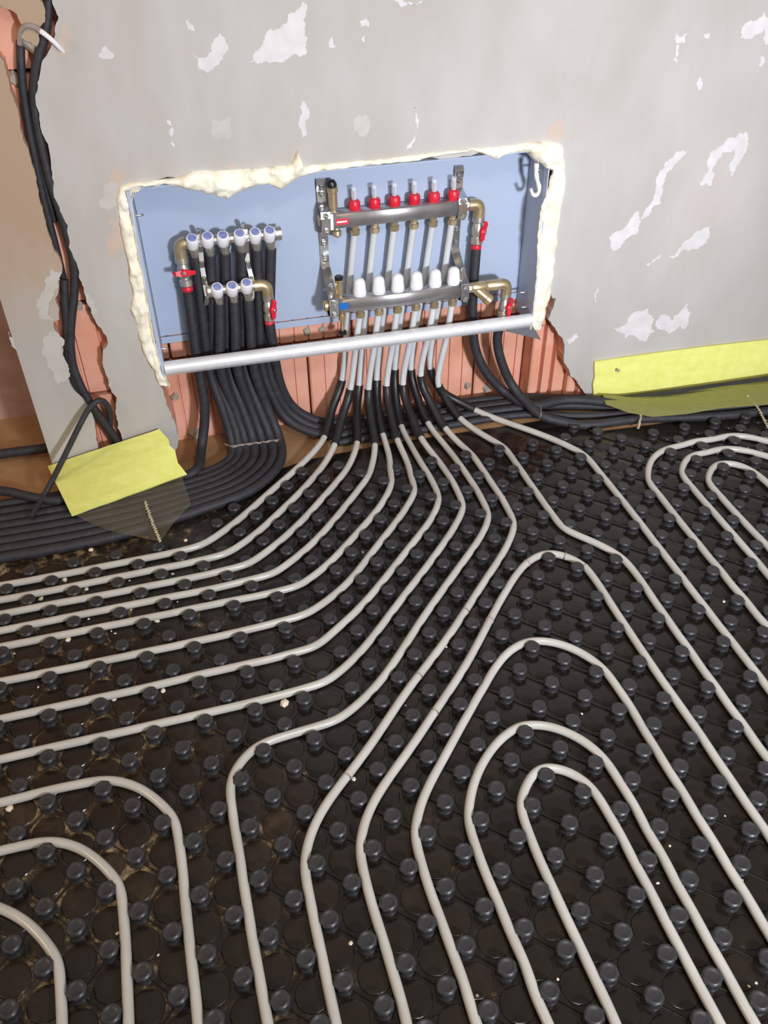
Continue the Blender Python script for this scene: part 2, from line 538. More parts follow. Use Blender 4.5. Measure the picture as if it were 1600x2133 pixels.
PATCH = [
    [(515, 135), (545, 95), (562, 60), (585, 55), (600, 30), (632, 4), (634, 60), (641, 80), (636, 115), (600, 122), (580, 130), (545, 132)],
    [(400, 112), (440, 108), (447, 80), (460, 68), (474, 92), (470, 112), (455, 135), (430, 152), (412, 142)],
    [(205, 112), (212, 100), (222, 96), (232, 108), (238, 116), (210, 121)],
    [(1268, 495), (1300, 475), (1330, 440), (1336, 460), (1326, 488), (1300, 505), (1280, 522)],
    [(1334, 458), (1355, 425), (1365, 395), (1372, 362), (1385, 338), (1432, 318), (1400, 352), (1384, 372), (1380, 400), (1374, 425), (1350, 450)],
    [(1458, 385), (1476, 350), (1475, 330), (1500, 305), (1555, 275), (1560, 300), (1545, 330), (1535, 345), (1522, 368), (1520, 340), (1530, 312), (1505, 318), (1488, 345), (1480, 388)],
    [(1393, 535), (1420, 515), (1450, 482), (1480, 470), (1462, 512), (1430, 520), (1402, 538)],
    [(1346, 550), (1376, 528), (1372, 540), (1350, 556)],
    [(1278, 684), (1310, 662), (1330, 648), (1352, 642), (1360, 662), (1364, 690), (1345, 710), (1322, 700), (1300, 706), (1290, 690)],
    [(1366, 668), (1382, 655), (1400, 668), (1432, 632), (1425, 685), (1415, 678), (1392, 695), (1370, 685)],
    [(1538, 85), (1545, 58), (1560, 45), (1592, 25), (1620, 40), (1618, 90), (1594, 92), (1592, 62), (1570, 75), (1555, 82)],
    [(1408, 70), (1432, 70), (1426, 90), (1412, 90), (1410, 130), (1402, 125)],
    [(347, 250), (353, 250), (364, 312), (355, 300)],
    [(624, 195), (630, 210), (638, 270), (630, 290), (624, 250)],
    [(862, 222), (866, 220), (852, 300), (845, 312)],
    [(686, 82), (692, 78), (702, 98), (688, 100)], [(750, 45), (762, 38), (768, 58), (752, 55)],
    [(756, 75), (761, 74), (760, 88), (755, 86)], [(818, 0), (880, 0), (870, 10), (836, 16)],
    [(385, 42), (392, 40), (406, 66), (398, 64)], [(1456, 160), (1462, 162), (1458, 188), (1453, 184)],
    [(1464, 72), (1480, 70), (1478, 78), (1466, 78)], [(1582, 118), (1592, 120), (1588, 138), (1580, 136)],
    [(1240, 625), (1247, 600), (1244, 632)], [(1180, 710), (1202, 695), (1205, 702), (1185, 716)],
    [(205, 420), (215, 390), (238, 372), (246, 385), (240, 430), (225, 440)],
    [(105, 560), (128, 565), (120, 600), (112, 665), (82, 665), (85, 610)],
    [(92, 720), (112, 690), (128, 740), (140, 790), (122, 800), (100, 760)],
    [(182, 610), (196, 625), (205, 655), (190, 650)],
    [(20, 690), (30, 710), (36, 730), (24, 715)],
    [(440, 250), (486, 240), (480, 290), (440, 280)], [(735, 255), (765, 235), (765, 280), (745, 285)],
]
patch_objs = []
for i, pl in enumerate(PATCH):
    pts = w2(pl)
    pts = rough_line(pts + [pts[0]], 4, 0.24)[:-1]
    y0 = -0.0006 - 0.00008 * (i % 5)
    slab_poly(pts, y0, 0.0005).build('filler_patch', 'patch' if i < 25 else 'patch2', wall)
for pl in ([(232, 352), (262, 355), (258, 378), (236, 392), (225, 375)], [(1140, 270), (1155, 255), (1178, 258), (1185, 285), (1160, 297), (1140, 290)],
           [(470, 352), (482, 338), (492, 350)], [(225, 460), (242, 455), (246, 520), (232, 540), (222, 500)],
           [(125, 60), (145, 50), (150, 110), (118, 120)]):
    pts = w2(pl)
    pts = rough_line(pts + [pts[0]], 4, 0.24)[:-1]
    slab_poly(pts, -0.0004, 0.0005).build('clay_stain', 'stain', wall)

# ------------------------------------------------------------------ studded panels
LA = math.radians(1.3)
L0 = Vector((-0.21470991, -1.11715874, 0.0))
EU = Vector((math.cos(LA), math.sin(LA), 0))
EV = Vector((math.sin(LA), -math.cos(LA), 0))     # +v comes away from the wall


def lat(u, v):
    return L0 + EU * (0.05 * u) + EV * (0.05 * v)


def unlat(p):
    d = Vector((p[0], p[1], 0)) - L0
    return d.dot(EU) / 0.05, d.dot(EV) / 0.05


back_edge = [(-1.2, -0.345), (-0.45, -0.338), (-0.12, -0.318), (0.08, -0.262), (0.20, -0.165), (0.33, -0.088), (0.565, -0.066), (1.13, -0.072),
             (1.16, -0.165), (1.35, -0.175), (2.6, -0.20)]
base_edge = [(-1.2, -0.29), (-0.45, -0.285), (-0.12, -0.265), (0.08, -0.205), (0.20, -0.125), (0.33, -0.084), (0.565, -0.066), (1.13, -0.072),
             (1.16, -0.165), (1.35, -0.175), (2.6, -0.20)]
base_region = [unlat(p) for p in base_edge] + [unlat((2.6, -2.3)), unlat((-1.2, -2.3))]
region = [unlat(p) for p in back_edge] + [unlat((2.6, -2.3)), unlat((-1.2, -2.3))]


def clip(poly, axis, val, keep_less):
    out = []
    for a, b in zip(poly, poly[1:] + poly[:1]):
        ia = (a[axis] <= val) == keep_less
        ib = (b[axis] <= val) == keep_less
        if ia:
            out.append(a)
        if ia != ib:
            t = (val - a[axis]) / (b[axis] - a[axis])
            out.append((a[0] + (b[0] - a[0]) * t, a[1] + (b[1] - a[1]) * t))
    return out


def inside(poly, p):
    c = False
    for a, b in zip(poly, poly[1:] + poly[:1]):
        if (a[1] > p[1]) != (b[1] > p[1]) and p[0] < (b[0] - a[0]) * (p[1] - a[1]) / (b[1] - a[1]) + a[0]:
            c = not c
    return c


def stud_mesh():
    prof = [(0.0165, -0.001, 0), (0.0148, 0.004, 0), (0.0146, 0.0125, 0), (0.0172, 0.0140, 1), (0.0175, 0.0172, 1), (0.0160, 0.0192, .6), (0.0148, 0.0196, 0), (0.0138, 0.0215, 0), (0.0110, 0.0220, 0),
            (0.0098, 0.0210, 0), (0.0050, 0.0208, 0)]
    n = 16
    vs, fs = [], []
    for r, h, sc in prof:
        for k in range(n):
            a = 2 * math.pi * (k + 0.5) / n
            rr = r * (1 - 0.11 * sc * (k % 2))
            vs.append((rr * math.cos(a), rr * math.sin(a), h))
    for j in range(len(prof) - 1):
        for k in range(n):
            a, b = j * n + k, j * n + (k + 1) % n
            fs.append((a, b, b + n, a + n))
    fs.append(tuple(range((len(prof) - 1) * n, len(prof) * n)))
    me = bpy.data.meshes.new('stud')
    me.from_pydata(vs, [], fs)
    me.materials.append(M['nub'])
    for p in me.polygons:
        p.use_smooth = len(p.vertices) == 4
    return me


STUD = stud_mesh()
NUBS = {}
for u in range(-24, 52):
    for v in range(-22, 20):
        if (u + v) % 2 or (v == -19 and 14 < u < 26):
            continue
        if not inside(region, (u, v)):
            continue
        p = lat(u, v)
        q = project((p.x, p.y, 0.022))
        edge_ok = all(inside(region, (u + du, v + dv)) for du, dv in ((0.35, 0), (-0.35, 0), (0, -0.4 if p.x < 0.2 or p.x > 1.1 else -0.95)))
        if edge_ok and -190 < q[0] < 1790 and q[1] < 2330:
            NUBS[(u, v)] = p
LOW = {(5, -15), (6, -14), (7, -13), (8, -12), (9, -9), (9, -7), (9, -5), (9, -3), (16, -18)}      # studs pressed down where a pipe rides over them
SEAM_V = 8.6
VB = [-30, -9.4, SEAM_V, 30]
UB = [-30, 3.5, 27.5, 60]
TXT = {(0, 0): 'far left panel beside the black pipe bundle', (1, 0): 'far middle panel under the sleeve ends', (2, 0): 'far right panel below the right yellow strip',
       (0, 1): 'left panel under the parallel white pipes', (1, 1): 'large central panel under the curving white pipes', (2, 1): 'right panel under the slanting white pipes',
       (0, 2): 'nearest left panel at the bottom corner', (1, 2): 'nearest middle panel at the bottom edge', (2, 2): 'nearest right panel at the bottom right corner'}
for i in range(3):
    for j in range(3):
        poly = clip(clip(clip(clip(base_region, 0, UB[i] + 0.003, False), 0, UB[i + 1] - 0.003, True), 1, VB[j] + 0.008, False), 1, VB[j + 1] - 0.008, True)
        if len(poly) < 3:
            continue
        nubs = [k for k in NUBS if UB[i] < k[0] < UB[i + 1] and VB[j] < k[1] < VB[j + 1]]
        if not nubs:
            continue
        root = empty('studded_floor_panel', L0)
        root.rotation_euler = (0, 0, LA)
        tag(root, 'black studded underfloor heating ' + TXT[(i, j)], 'floor panel', 'black studded floor heating panels')
        # local coordinates: x = u*.05, y = -v*.05
        loc = [(0.05 * a, -0.05 * b) for a, b in poly]
        n = len(loc)
        tris = tessellate_polygon([[Vector((a, b, 0)) for a, b in loc]])
        vs = [(a, b, 0.003) for a, b in loc] + [(a, b, 0.0002) for a, b in loc]
        MB().add(vs, [tuple(t) for t in tris] + [(k, (k + 1) % n, (k + 1) % n + n, k + n) for k in range(n)]).build('base_sheet', 'dust_glints', root)
        for (u, v) in nubs:
            o = bpy.data.objects.new('stud', STUD)
            COL.objects.link(o)
            o.parent = root
            o.location = (0.05 * u, -0.05 * v, 0.003)
            o.rotation_euler = (0, 0, random.uniform(-0.2, 0.2))
            if (u, v) in LOW:
                o.scale = (0.92, 0.92, 0.72)
        rb = MB()
        S = set(nubs)
        for (u, v) in nubs:
            for (du, dv), wd, hh in (((1, 1), 0.0011, 0.0058), ((-1, 1), 0.0026, 0.0056)):
                if (u + du, v + dv) not in S:
                    continue
                if (du, dv) == (-1, 1) and (u + v) // 2 % 2:
                    continue
                a = Vector((0.05 * u, -0.05 * v, 0))
                b = Vector((0.05 * (u + du), -0.05 * (v + dv), 0))
                d = (b - a).normalized()
                nn = Vector((-d.y, d.x, 0)) * wd
                a, b = a + d * 0.014, b - d * 0.014
                tp = [Vector((0, 0, hh))]
                vs = [a - nn, a + nn, b + nn, b - nn]
                vs = [x + Vector((0, 0, 0.002)) for x in vs] + [a - nn * 0.5 + tp[0], a + nn * 0.5 + tp[0], b + nn * 0.5 + tp[0], b - nn * 0.5 + tp[0]]
                rb.add(vs, [(4, 5, 6, 7), (0, 1, 5, 4), (1, 2, 6, 5), (2, 3, 7, 6), (3, 0, 4, 7)])
        if rb.v:
            tag(rb.build('moulded_ribs', 'sheet', root), None, None, None, 'stuff')
        pb = MB()
        S4 = ((1, 0), (-1, 0), (0, 1), (0, -1))
        pads = {(u + a, v + c) for (u, v) in nubs for a, c in S4}
        for (u, v) in pads:
            if not (UB[i] < u < UB[i + 1] and VB[j] < v < VB[j + 1]) or sum((u + a, v + c) in NUBS for a, c in S4) < 3:
                continue
            pb.lathe((0.05 * u, -0.05 * v, 0.0025), (0, 0, 1), [(0.0295, 0), (0.0280, 0.0018), (0.0262, 0.0024), (0.010, 0.0019)], 16)
        tag(pb.build('moulded_pads', 'sheet', root, smooth=True, angle=25), None, None, None, 'stuff')

# ------------------------------------------------------------------ cabinet
CZ0, CZ1 = 0.262, 0.757
cab = tag(empty('manifold_cabinet', (0.5, 0.05, CZ0)), 'open blue-grey sheet metal manifold cabinet set into the wall', 'cabinet')
CD = 0.108


def cpart(mb, name, mat, smooth=False, parent=cab):
    return adopt(mb.build(name, mat, smooth=smooth), parent)


cpart(MB().box(0.004, 1.002, CD, CD + 0.002, 0.335, CZ1), 'back_panel', 'cabinet')
cpart(MB().box(0.004, 1.002, CD - 0.003, CD + 0.001, 0.314, 0.3325), 'bottom_flange', 'cabinet')
sd = lambda x0, x1: MB().box(x0, x1, -0.012, CD + 0.002, CZ0 + 0.02, CZ1)
cpart(sd(0.0, 0.003), 'side_panel', 'cabinet')
cpart(sd(1.003, 1.006), 'side_panel', 'cabinet')
cpart(MB().box(0.0, 1.006, -0.005, CD, CZ1, CZ1 + 0.002), 'top_panel', 'cabinet')
cpart(MB().box(-0.006, 0.003, -0.014, -0.012, CZ0 + 0.02, CZ1), 'side_flange', 'cabinet')
# round-fronted rail across the open bottom
zr = W(720, 722, -0.015).z
rail = MB()
prof = [(0.004, 0.016), (-0.004, 0.016), (-0.014, 0.013), (-0.018, 0.008), (-0.019, 0.0), (-0.016, -0.007), (-0.012, -0.010), (-0.004, -0.017), (0.004, -0.017)]
n = len(prof)
prof = [(a, b * 1.14) for a, b in prof]
vs = [(0.003, a - 0.004, b + zr) for a, b in prof] + [(1.003, a - 0.004, b + zr) for a, b in prof]
rail.add(vs, [(i, (i + 1) % n, (i + 1) % n + n, i + n) for i in range(n)] + [tuple(range(n)), tuple(range(n, 2 * n))])
tag(cpart(rail, 'front_rail', 'steel', True), 'bright galvanised rail across the open bottom')
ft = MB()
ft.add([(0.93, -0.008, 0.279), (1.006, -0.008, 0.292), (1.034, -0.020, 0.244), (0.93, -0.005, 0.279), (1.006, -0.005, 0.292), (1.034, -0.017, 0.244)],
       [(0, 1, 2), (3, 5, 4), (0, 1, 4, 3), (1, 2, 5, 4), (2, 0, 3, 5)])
cpart(ft, 'corner_plate', 'darkplate')  # corner plate coloured darker than the cabinet panels
for (x, dep, z, sg) in [(0.003, 0.06, 0.675, 1), (0.003, 0.02, 0.345, 1), (0.003, -0.003, 0.31, 1), (1.003, 0.05, 0.36, -1), (1.003, 0.03, 0.325, -1), (1.003, 0.03, 0.70, -1)]:
    cpart(MB().lathe((x, dep, z), (sg, 0, 0), [(0.0055, 0), (0.0055, 0.002), (0.0028, 0.0025), (0.0026, 0.016), (0.0008, 0.018)], 10), 'screw', 'chrome', True)

# ------------------------------------------------------------------ foam round the cabinet
FO = [((328, 797), (348, 806)), ((318, 768), (338, 778)), ((300, 742), (327, 745)), ((288, 705), (315, 705)), ((282, 672), (309, 668)), ((270, 645), (305, 640)), ((276, 612), (300, 615)),
      ((268, 580), (296, 580)), ((268, 555), (287, 545)), ((258, 520), (280, 505)), ((250, 480), (276, 470)), ((246, 445), (272, 440)), ((240, 415), (268, 425)), ((250, 387), (280, 402)),
      ((285, 376), (315, 392)), ((335, 374), (345, 388)), ((370, 368), (380, 396)), ((400, 355), (410, 404)), ((430, 352), (440, 410)), ((452, 353), (458, 416)), ((470, 352), (471, 425)),
      ((486, 351), (485, 414)), ((505, 350), (505, 404)), ((530, 348), (530, 393)), ((558, 346), (560, 388)), ((582, 344), (583, 402)), ((596, 342), (600, 392)), ((608, 338), (613, 383)),
      ((620, 308), (624, 376)), ((632, 344), (640, 370)), ((680, 340), (682, 360)), ((740, 335), (742, 352)), ((800, 330), (800, 346)), ((860, 322), (862, 340)), ((920, 315), (922, 326)),
      ((980, 309), (985, 316)), ((1010, 306), (1020, 327)), ((1035, 304), (1035, 336)), ((1060, 302), (1070, 322)), ((1100, 297), (1105, 322)), ((1130, 296), (1125, 345)), ((1150, 297), (1143, 350)),
      ((1166, 303), (1150, 356)), ((1171, 335), (1146, 372)), ((1174, 380), (1140, 400)), ((1168, 420), (1128, 430)), ((1160, 460), (1122, 465)), ((1156, 500), (1120, 505)), ((1151, 540), (1119, 545)),
      ((1147, 580), (1117, 580)), ((1140, 620), (1112, 625)), ((1128, 660), (1107, 665)), ((1120, 685), (1104, 685))]
fo_root = tag(empty('foam_seal', (0.5, 0.0, 0.74)), 'lumpy cream expanding foam oozing round the cabinet edge', 'foam')
oo = [W(a[0] + (5 if k > 40 else 0), a[1] - (3 if 38 < k < 43 else 0), 0.0) for k, (a, b) in enumerate(FO)]
ii = [W(b[0] + (7 if k < 13 else 0), b[1], -0.01) for k, (a, b) in enumerate(FO)]
co, ci = [], []
for k in range(len(FO) - 1):
    for j in range(6):
        t = j / 6
        co.append(oo[k].lerp(oo[k + 1], t))
        ci.append(ii[k].lerp(ii[k + 1], t))
co.append(oo[-1]); ci.append(ii[-1])
fm = MB()
NS = 12
vs, fs = [], []
for k, (a, b) in enumerate(zip(co, ci)):
    wd = (b - a).length
    for j in range(NS):
        t = j / (NS - 1)
        p = a.lerp(b, t)
        bulge = math.sin(math.pi * min(1, t * 0.92 + 0.08)) ** 0.6
        nz = noise.fractal(Vector((p.x * 34, p.z * 34, 3.1)), 1.0, 2.0, 4) * 0.012 + noise.noise(Vector((p.x * 12, p.z * 12, 9.0))) * 0.007
        e1 = noise.noise(Vector((p.x * 90, p.z * 90, 5))) * 0.0025 + (noise.fractal(Vector((p.x * 60, p.z * 60, 7)), 1.0, 2.0, 4) * 0.006 * t if 80 < k < 180 else 0)
        y = 0.006 - bulge * min(0.026, 0.010 + wd * 0.28) + nz * bulge
        if j == NS - 1:
            y = 0.030 if 80 < k < 245 else -0.010
        if j == NS - 2 and not 80 < k < 245:
            y = min(y, -0.016)
        if j == 0:
            y = 0.010
        vs.append((p.x + e1, y, p.z + e1 * 0.8))
m = len(co)
for k in range(m - 1):
    for j in range(NS - 1):
        q = k * NS + j
        fs.append((q, q + 1, q + NS + 1, q + NS))
# closed back
for k in range(m - 1):
    fs.append((k * NS, (k + 1) * NS, (k + 1) * NS + NS - 1, k * NS + NS - 1))
fs.append(tuple(range(NS))); fs.append(tuple(range((m - 1) * NS, m * NS)))
fm.add(vs, fs)
adopt(fm.build('foam_bead', 'foam', smooth=True, angle=80), fo_root)
drip = smooth_pts(catmull([W(x, y, 0.012) for x, y in [(1118, 340), (1117, 358), (1120, 378), (1124, 392), (1121, 405), (1112, 408), (1107, 398), (1106, 393)]], 0.004), 2)
adopt(MB().tube(drip, 0.0062, 8, lambda t: 1.0 - 0.3 * t + 0.12 * math.sin(t * 25)).build('foam_drip', 'foam', smooth=True), fo_root)


# ------------------------------------------------------------------ floor heating manifold (right)
def nut_prof(r, h):
    return [(r * 0.86, 0), (r, h * 0.12), (r, h * 0.88), (r * 0.86, h)]


hm = tag(empty('heating_manifold', (0.64, 0.06, 0.40)), 'six-way stainless floor heating manifold with red flow meters and white caps', 'manifold')
hp = lambda mb, name, mat, smooth=True, parent=None: adopt(mb.build(name, mat, smooth=smooth), hm) if parent is None else sub(mb.build(name, mat, smooth=smooth), parent)


def sub(o, parent):
    """parent a world-space mesh to a part that itself hangs under an empty"""
    root = parent.parent
    o.parent = parent
    o.matrix_parent_inverse = Matrix.Identity(4)
    return o


UD, LD, HB = 0.080, 0.028, 0.0190
us = [W(x, y, UD).x for x, y in [(738, 425), (945, 398)]]
ls = [W(x, y, LD).x for x, y in [(749, 600), (945, 575)]]
uo = [us[0] + (us[1] - us[0]) * k / 5 for k in range(6)]
lo = [ls[0] + (ls[1] - ls[0]) * k / 5 for k in range(6)]
zU = W(832, 448, UD - HB).z
zL = W(832, 625, LD - HB).z
bx0, bx1 = W(690, 460, UD - HB).x, W(968, 430, UD - HB).x
lx0, lx1 = W(699, 645, LD - HB).x, W(968, 610, LD - HB).x
ub = hp(MB().box(bx0, bx1, UD - HB, UD + HB, zU - HB, zU + HB, 0.004), 'supply_bar', 'bar')
lb = hp(MB().box(lx0, lx1, LD - HB, LD + HB, zL - HB, zL + HB, 0.004), 'return_bar', 'bar')
sub(MB().box(bx0 + 0.012, bx0 + 0.044, UD - HB - 0.0006, UD - HB, zU - 0.009, zU + 0.006).build('red_label', 'redlabel'), ub)
sub(MB().box(bx0 + 0.014, bx0 + 0.040, UD - HB - 0.0010, UD - HB, zU - 0.0035, zU + 0.0005).build('label_print', 'white'), ub)
sub(MB().box(bx0 - 0.002, bx0 + 0.005, UD - HB - 0.0012, UD + HB, zU - HB - 0.001, zU + HB + 0.001).build('end_band', 'white'), ub)
sub(MB().box(lx0 + 0.010, lx0 + 0.034, LD - HB - 0.0006, LD - HB, zL - 0.006, zL + 0.011).build('blue_label', 'blue'), lb)
sub(MB().box(lx0 - 0.002, lx0 + 0.006, LD - HB - 0.0012, LD + HB, zL - HB - 0.001, zL + HB + 0.001).build('end_band', 'white'), lb)
for k in range(6):
    x = uo[k]
    fmz = zU + HB
    c = hp(MB().lathe((x, UD, fmz), (0, 0, 1), [(0.0138, 0), (0.0150, 0.002), (0.0150, 0.018), (0.0125, 0.023), (0.0065, 0.025)], 18), 'flow_meter', 'red')
    sub(MB().lathe((x, UD, fmz + 0.025), (0, 0, 1), [(0.0062, 0), (0.0062, 0.027), (0.0072, 0.0275), (0.0072, 0.031), (0.004, 0.032)], 12).build('sight_glass', 'glass', smooth=True), c)
    sub(MB().lathe((x, UD, fmz + 0.025), (0, 0, 1), [(0.0022, 0), (0.0022, 0.016), (0.0034, 0.017), (0.0034, 0.020)], 8).build('float', 'bar', smooth=True), c)
    hp(MB().lathe((x, UD, zU - HB - 0.028), (0, 0, 1), [(0.0085, 0), (0.0125, 0.002), (0.0125, 0.014), (0.0095, 0.016), (0.0095, 0.028)], 6 if k % 2 else 8), 'compression_nut', 'brass', False)
    x = lo[k]
    hp(MB().lathe((x, LD, zL + HB), (0, 0, 1), [(0.0165, 0), (0.0178, 0.003), (0.0178, 0.012), (0.0160, 0.022), (0.0156, 0.032), (0.0140, 0.039), (0.0095, 0.044), (0.0045, 0.046)], 20), 'white_cap', 'white')
    hp(MB().lathe((x, LD, zL - HB - 0.026), (0, 0, 1), [(0.0085, 0), (0.0125, 0.002), (0.0125, 0.013), (0.0095, 0.015), (0.0095, 0.026)], 6 if k % 2 else 8), 'compression_nut', 'brass', False)
# air vents and drains at the left ends
av = hp(MB().lathe((bx0 + 0.010, UD, zU + HB), (0, 0, 1), [(0.009, 0), (0.009, 0.008), (0.0115, 0.010), (0.0115, 0.048), (0.014, 0.050), (0.014, 0.060), (0.012, 0.062)], 18), 'air_vent', 'brass')
sub(MB().lathe((bx0 + 0.010, UD, zU + HB + 0.062), (-0.25, 0, 1), [(0.0125, 0), (0.013, 0.006), (0.010, 0.014), (0.004, 0.017)], 14).build('vent_cap', 'blackcap', smooth=True), av)
av = hp(MB().lathe((lx0 + 0.016, LD, zL + HB), (0, 0, 1), [(0.008, 0), (0.008, 0.010), (0.0098, 0.012), (0.0098, 0.042), (0.012, 0.044), (0.012, 0.050)], 18), 'air_vent', 'brass')
sub(MB().lathe((lx0 + 0.016, LD, zL + HB + 0.050), (0, 0, 1), [(0.0105, 0), (0.0112, 0.002), (0.0112, 0.007), (0.009, 0.009)], 14).build('vent_cap', 'blackcap', smooth=True), av)
hp(MB().lathe((bx0 + 0.016, UD - 0.006, zU - HB - 0.026), (0, 0.25, 1), [(0.006, 0), (0.0115, 0.004), (0.012, 0.014), (0.008, 0.018), (0.008, 0.026)], 12), 'drain_valve', 'brass')
dv = hp(MB().lathe((lx0 + 0.020, LD, zL - HB - 0.060), (0, 0, 1), [(0.004, 0), (0.0045, 0.030), (0.0095, 0.034), (0.0105, 0.048), (0.007, 0.052), (0.007, 0.062)], 12), 'drain_valve', 'brass')
sub(MB().lathe((lx0 + 0.020, LD, zL - HB - 0.070), (0, 0, 1), [(0.007, 0), (0.0105, 0.002), (0.0105, 0.010), (0.006, 0.012)], 12).build('vent_cap', 'blackcap', smooth=True), dv)
# end plugs
hp(MB().lathe((bx0 - 0.030, UD, zU), (1, 0, 0), [(0.010, 0), (0.0145, 0.003), (0.0145, 0.014), (0.011, 0.016), (0.011, 0.034)], 12), 'end_plug', 'brass')
hp(MB().lathe((lx0 - 0.028, LD, zL), (1, 0, 0), [(0.010, 0), (0.0145, 0.003), (0.0145, 0.014), (0.011, 0.016), (0.011, 0.034)], 12), 'end_plug', 'brass')


def bracket(xa, top_px, parent_fn):
    """folded steel strip that steps forward to carry the lower bar"""
    b = MB()
    w = 0.0115
    zt = zU + 0.095
    prof = [(0.100, zt), (0.094, zt - 0.012), (0.100, zt - 0.030), (0.098, zU + 0.040), (0.060, zU + 0.026), (0.056, zU + 0.012), (0.056, zU - 0.018), (0.060, zU - 0.026), (0.100, zU - 0.040),
            (0.104, zU - 0.075), (0.104, zL + 0.085), (0.094, zL + 0.075), (0.040, zL + 0.040), (0.006, zL + 0.024), (0.004, zL + 0.012), (0.004, zL - 0.020), (0.012, zL - 0.026), (0.050, zL - 0.026)]
    vs = []
    for y, z in prof:
        vs += [(xa - w, y, z), (xa + w, y, z), (xa + w, y + 0.003, z), (xa - w, y + 0.003, z)]
    fs = []
    for k in range(len(prof) - 1):
        for j in range(4):
            fs.append((k * 4 + j, k * 4 + (j + 1) % 4, k * 4 + 4 + (j + 1) % 4, k * 4 + 4 + j))
    fs += [(0, 1, 2, 3), tuple(range(len(vs) - 4, len(vs)))]
    b.add(vs, fs)
    o = hp(b, 'bracket', 'chrome', False)
    for y, z in [(0.092, zt - 0.020), (0.094, zU + 0.060), (0.052, zU + 0.020), (0.052, zU - 0.020), (0.100, zU - 0.070), (0.100, zL + 0.100), (0.030, zL + 0.052), (0.000, zL + 0.016), (0.000, zL - 0.018)]:
        sub(MB().lathe((xa, y + 0.002, z), (0, -1, 0), [(0.0075, 0), (0.0075, 0.004), (0.005, 0.006), (0.004, 0.010), (0.002, 0.011)], 6).build('bolt', 'chrome'), o)


bracket(bx0 - 0.014, None, hp)
bracket(bx1 - 0.006, None, hp)


def elbow_pts(a, corner, b, r):
    a, c, b = Vector(a), Vector(corner), Vector(b)
    d1, d2 = (a - c).normalized(), (b - c).normalized()
    out = [a]
    for k in range(9):
        t = k / 8
        p1, p2 = c + d1 * r, c + d2 * r
        out.append(p1 * (1 - t) ** 2 + c * 2 * t * (1 - t) + p2 * t * t)
    out.append(b)
    return out


def handle(parent, c, axis_out, blade, mat='red', L=0.026):
    """butterfly handle: hub with two wings"""
    c = Vector(c); ao = Vector(axis_out).normalized(); bl = Vector(blade).normalized()
    h = MB().lathe(c, ao, [(0.006, 0), (0.0095, 0.004), (0.0095, 0.012), (0.006, 0.015)], 14)
    side = ao.cross(bl)
    for s in (1, -1):
        pts = [c + ao * 0.008, c + ao * 0.010 + bl * s * L * 0.45, c + ao * 0.012 + bl * s * L * 0.8, c + ao * 0.007 + bl * s * L * 1.05]
        vs, fs = [], []
        for p, hw in zip(pts, (0.0085, 0.0065, 0.0055, 0.0045)):
            for e, g in ((-1, -1), (1, -1), (1, 1), (-1, 1)):
                vs.append(p + side * hw * e + ao * 0.0025 * g)
        for k in range(3):
            for j in range(4):
                fs.append((k * 4 + j, k * 4 + (j + 1) % 4, k * 4 + 4 + (j + 1) % 4, k * 4 + 4 + j))
        fs += [(0, 1, 2, 3), (12, 13, 14, 15)]
        h.add(vs, fs)
    o = sub(h.build('handle', mat, smooth=True), parent)
    sub_s = MB().lathe(c + ao * 0.015, ao, [(0.004, 0), (0.004, 0.002), (0.002, 0.003)], 8)
    h2 = sub_s.build('handle_screw', 'chrome', smooth=True)
    h2.parent = parent
    return o


def ball_valve(add, top, down, length, r, hdl_out, hdl_blade, mat='nickel', ring=True):
    t = Vector(top); d = Vector(down).normalized()
    L = length
    v = add(MB().lathe(t, d, [(r * 0.85, 0), (r * 1.15, 0.002), (r * 1.15, L * 0.2), (r * 0.85, L * 0.24), (r * 1.05, L * 0.38), (r * 1.1, L * 0.5), (r * 1.05, L * 0.62), (r * 0.8, L * 0.72),
                              (r * 1.1, L * 0.76), (r * 1.1, L * 0.95), (r * 0.8, L)], 14), 'ball_valve', mat)
    handle(v, t + d * L * 0.5 + Vector(hdl_out).normalized() * r * 0.9, hdl_out, hdl_blade)
    if ring:
        sub(MB().lathe(t + d * L, d, [(r * 0.9, 0), (r * 0.98, 0.002), (r * 0.98, 0.009), (r * 0.9, 0.011)], 14).build('red_ring', 'red', smooth=True), v)
    return v


hadd = lambda mb, n, m: hp(mb, n, m)
# upper right: union, elbow down, valve
ec = W(1000, 412, UD)
hp(MB().lathe((bx1, UD, zU), (1, 0, 0), [(0.012, 0), (0.016, 0.002), (0.016, 0.013), (0.0125, 0.015), (0.0125, 0.022)], 8), 'union_nut', 'nickel', False)
hp(MB().tube(elbow_pts((bx1 + 0.018, UD, zU), (ec.x, UD, zU), (ec.x, UD, zU - 0.034), 0.017), 0.0155, 16), 'elbow', 'brass')
ball_valve(hadd, (ec.x, UD, zU - 0.032), (-0.06, -0.1, -1), 0.075, 0.0145, (0.45, -1, 0.15), (0.18, 0.0, 1))
vA = Vector((ec.x, UD, zU - 0.032)) + Vector((-0.06, -0.1, -1)).normalized() * 0.085
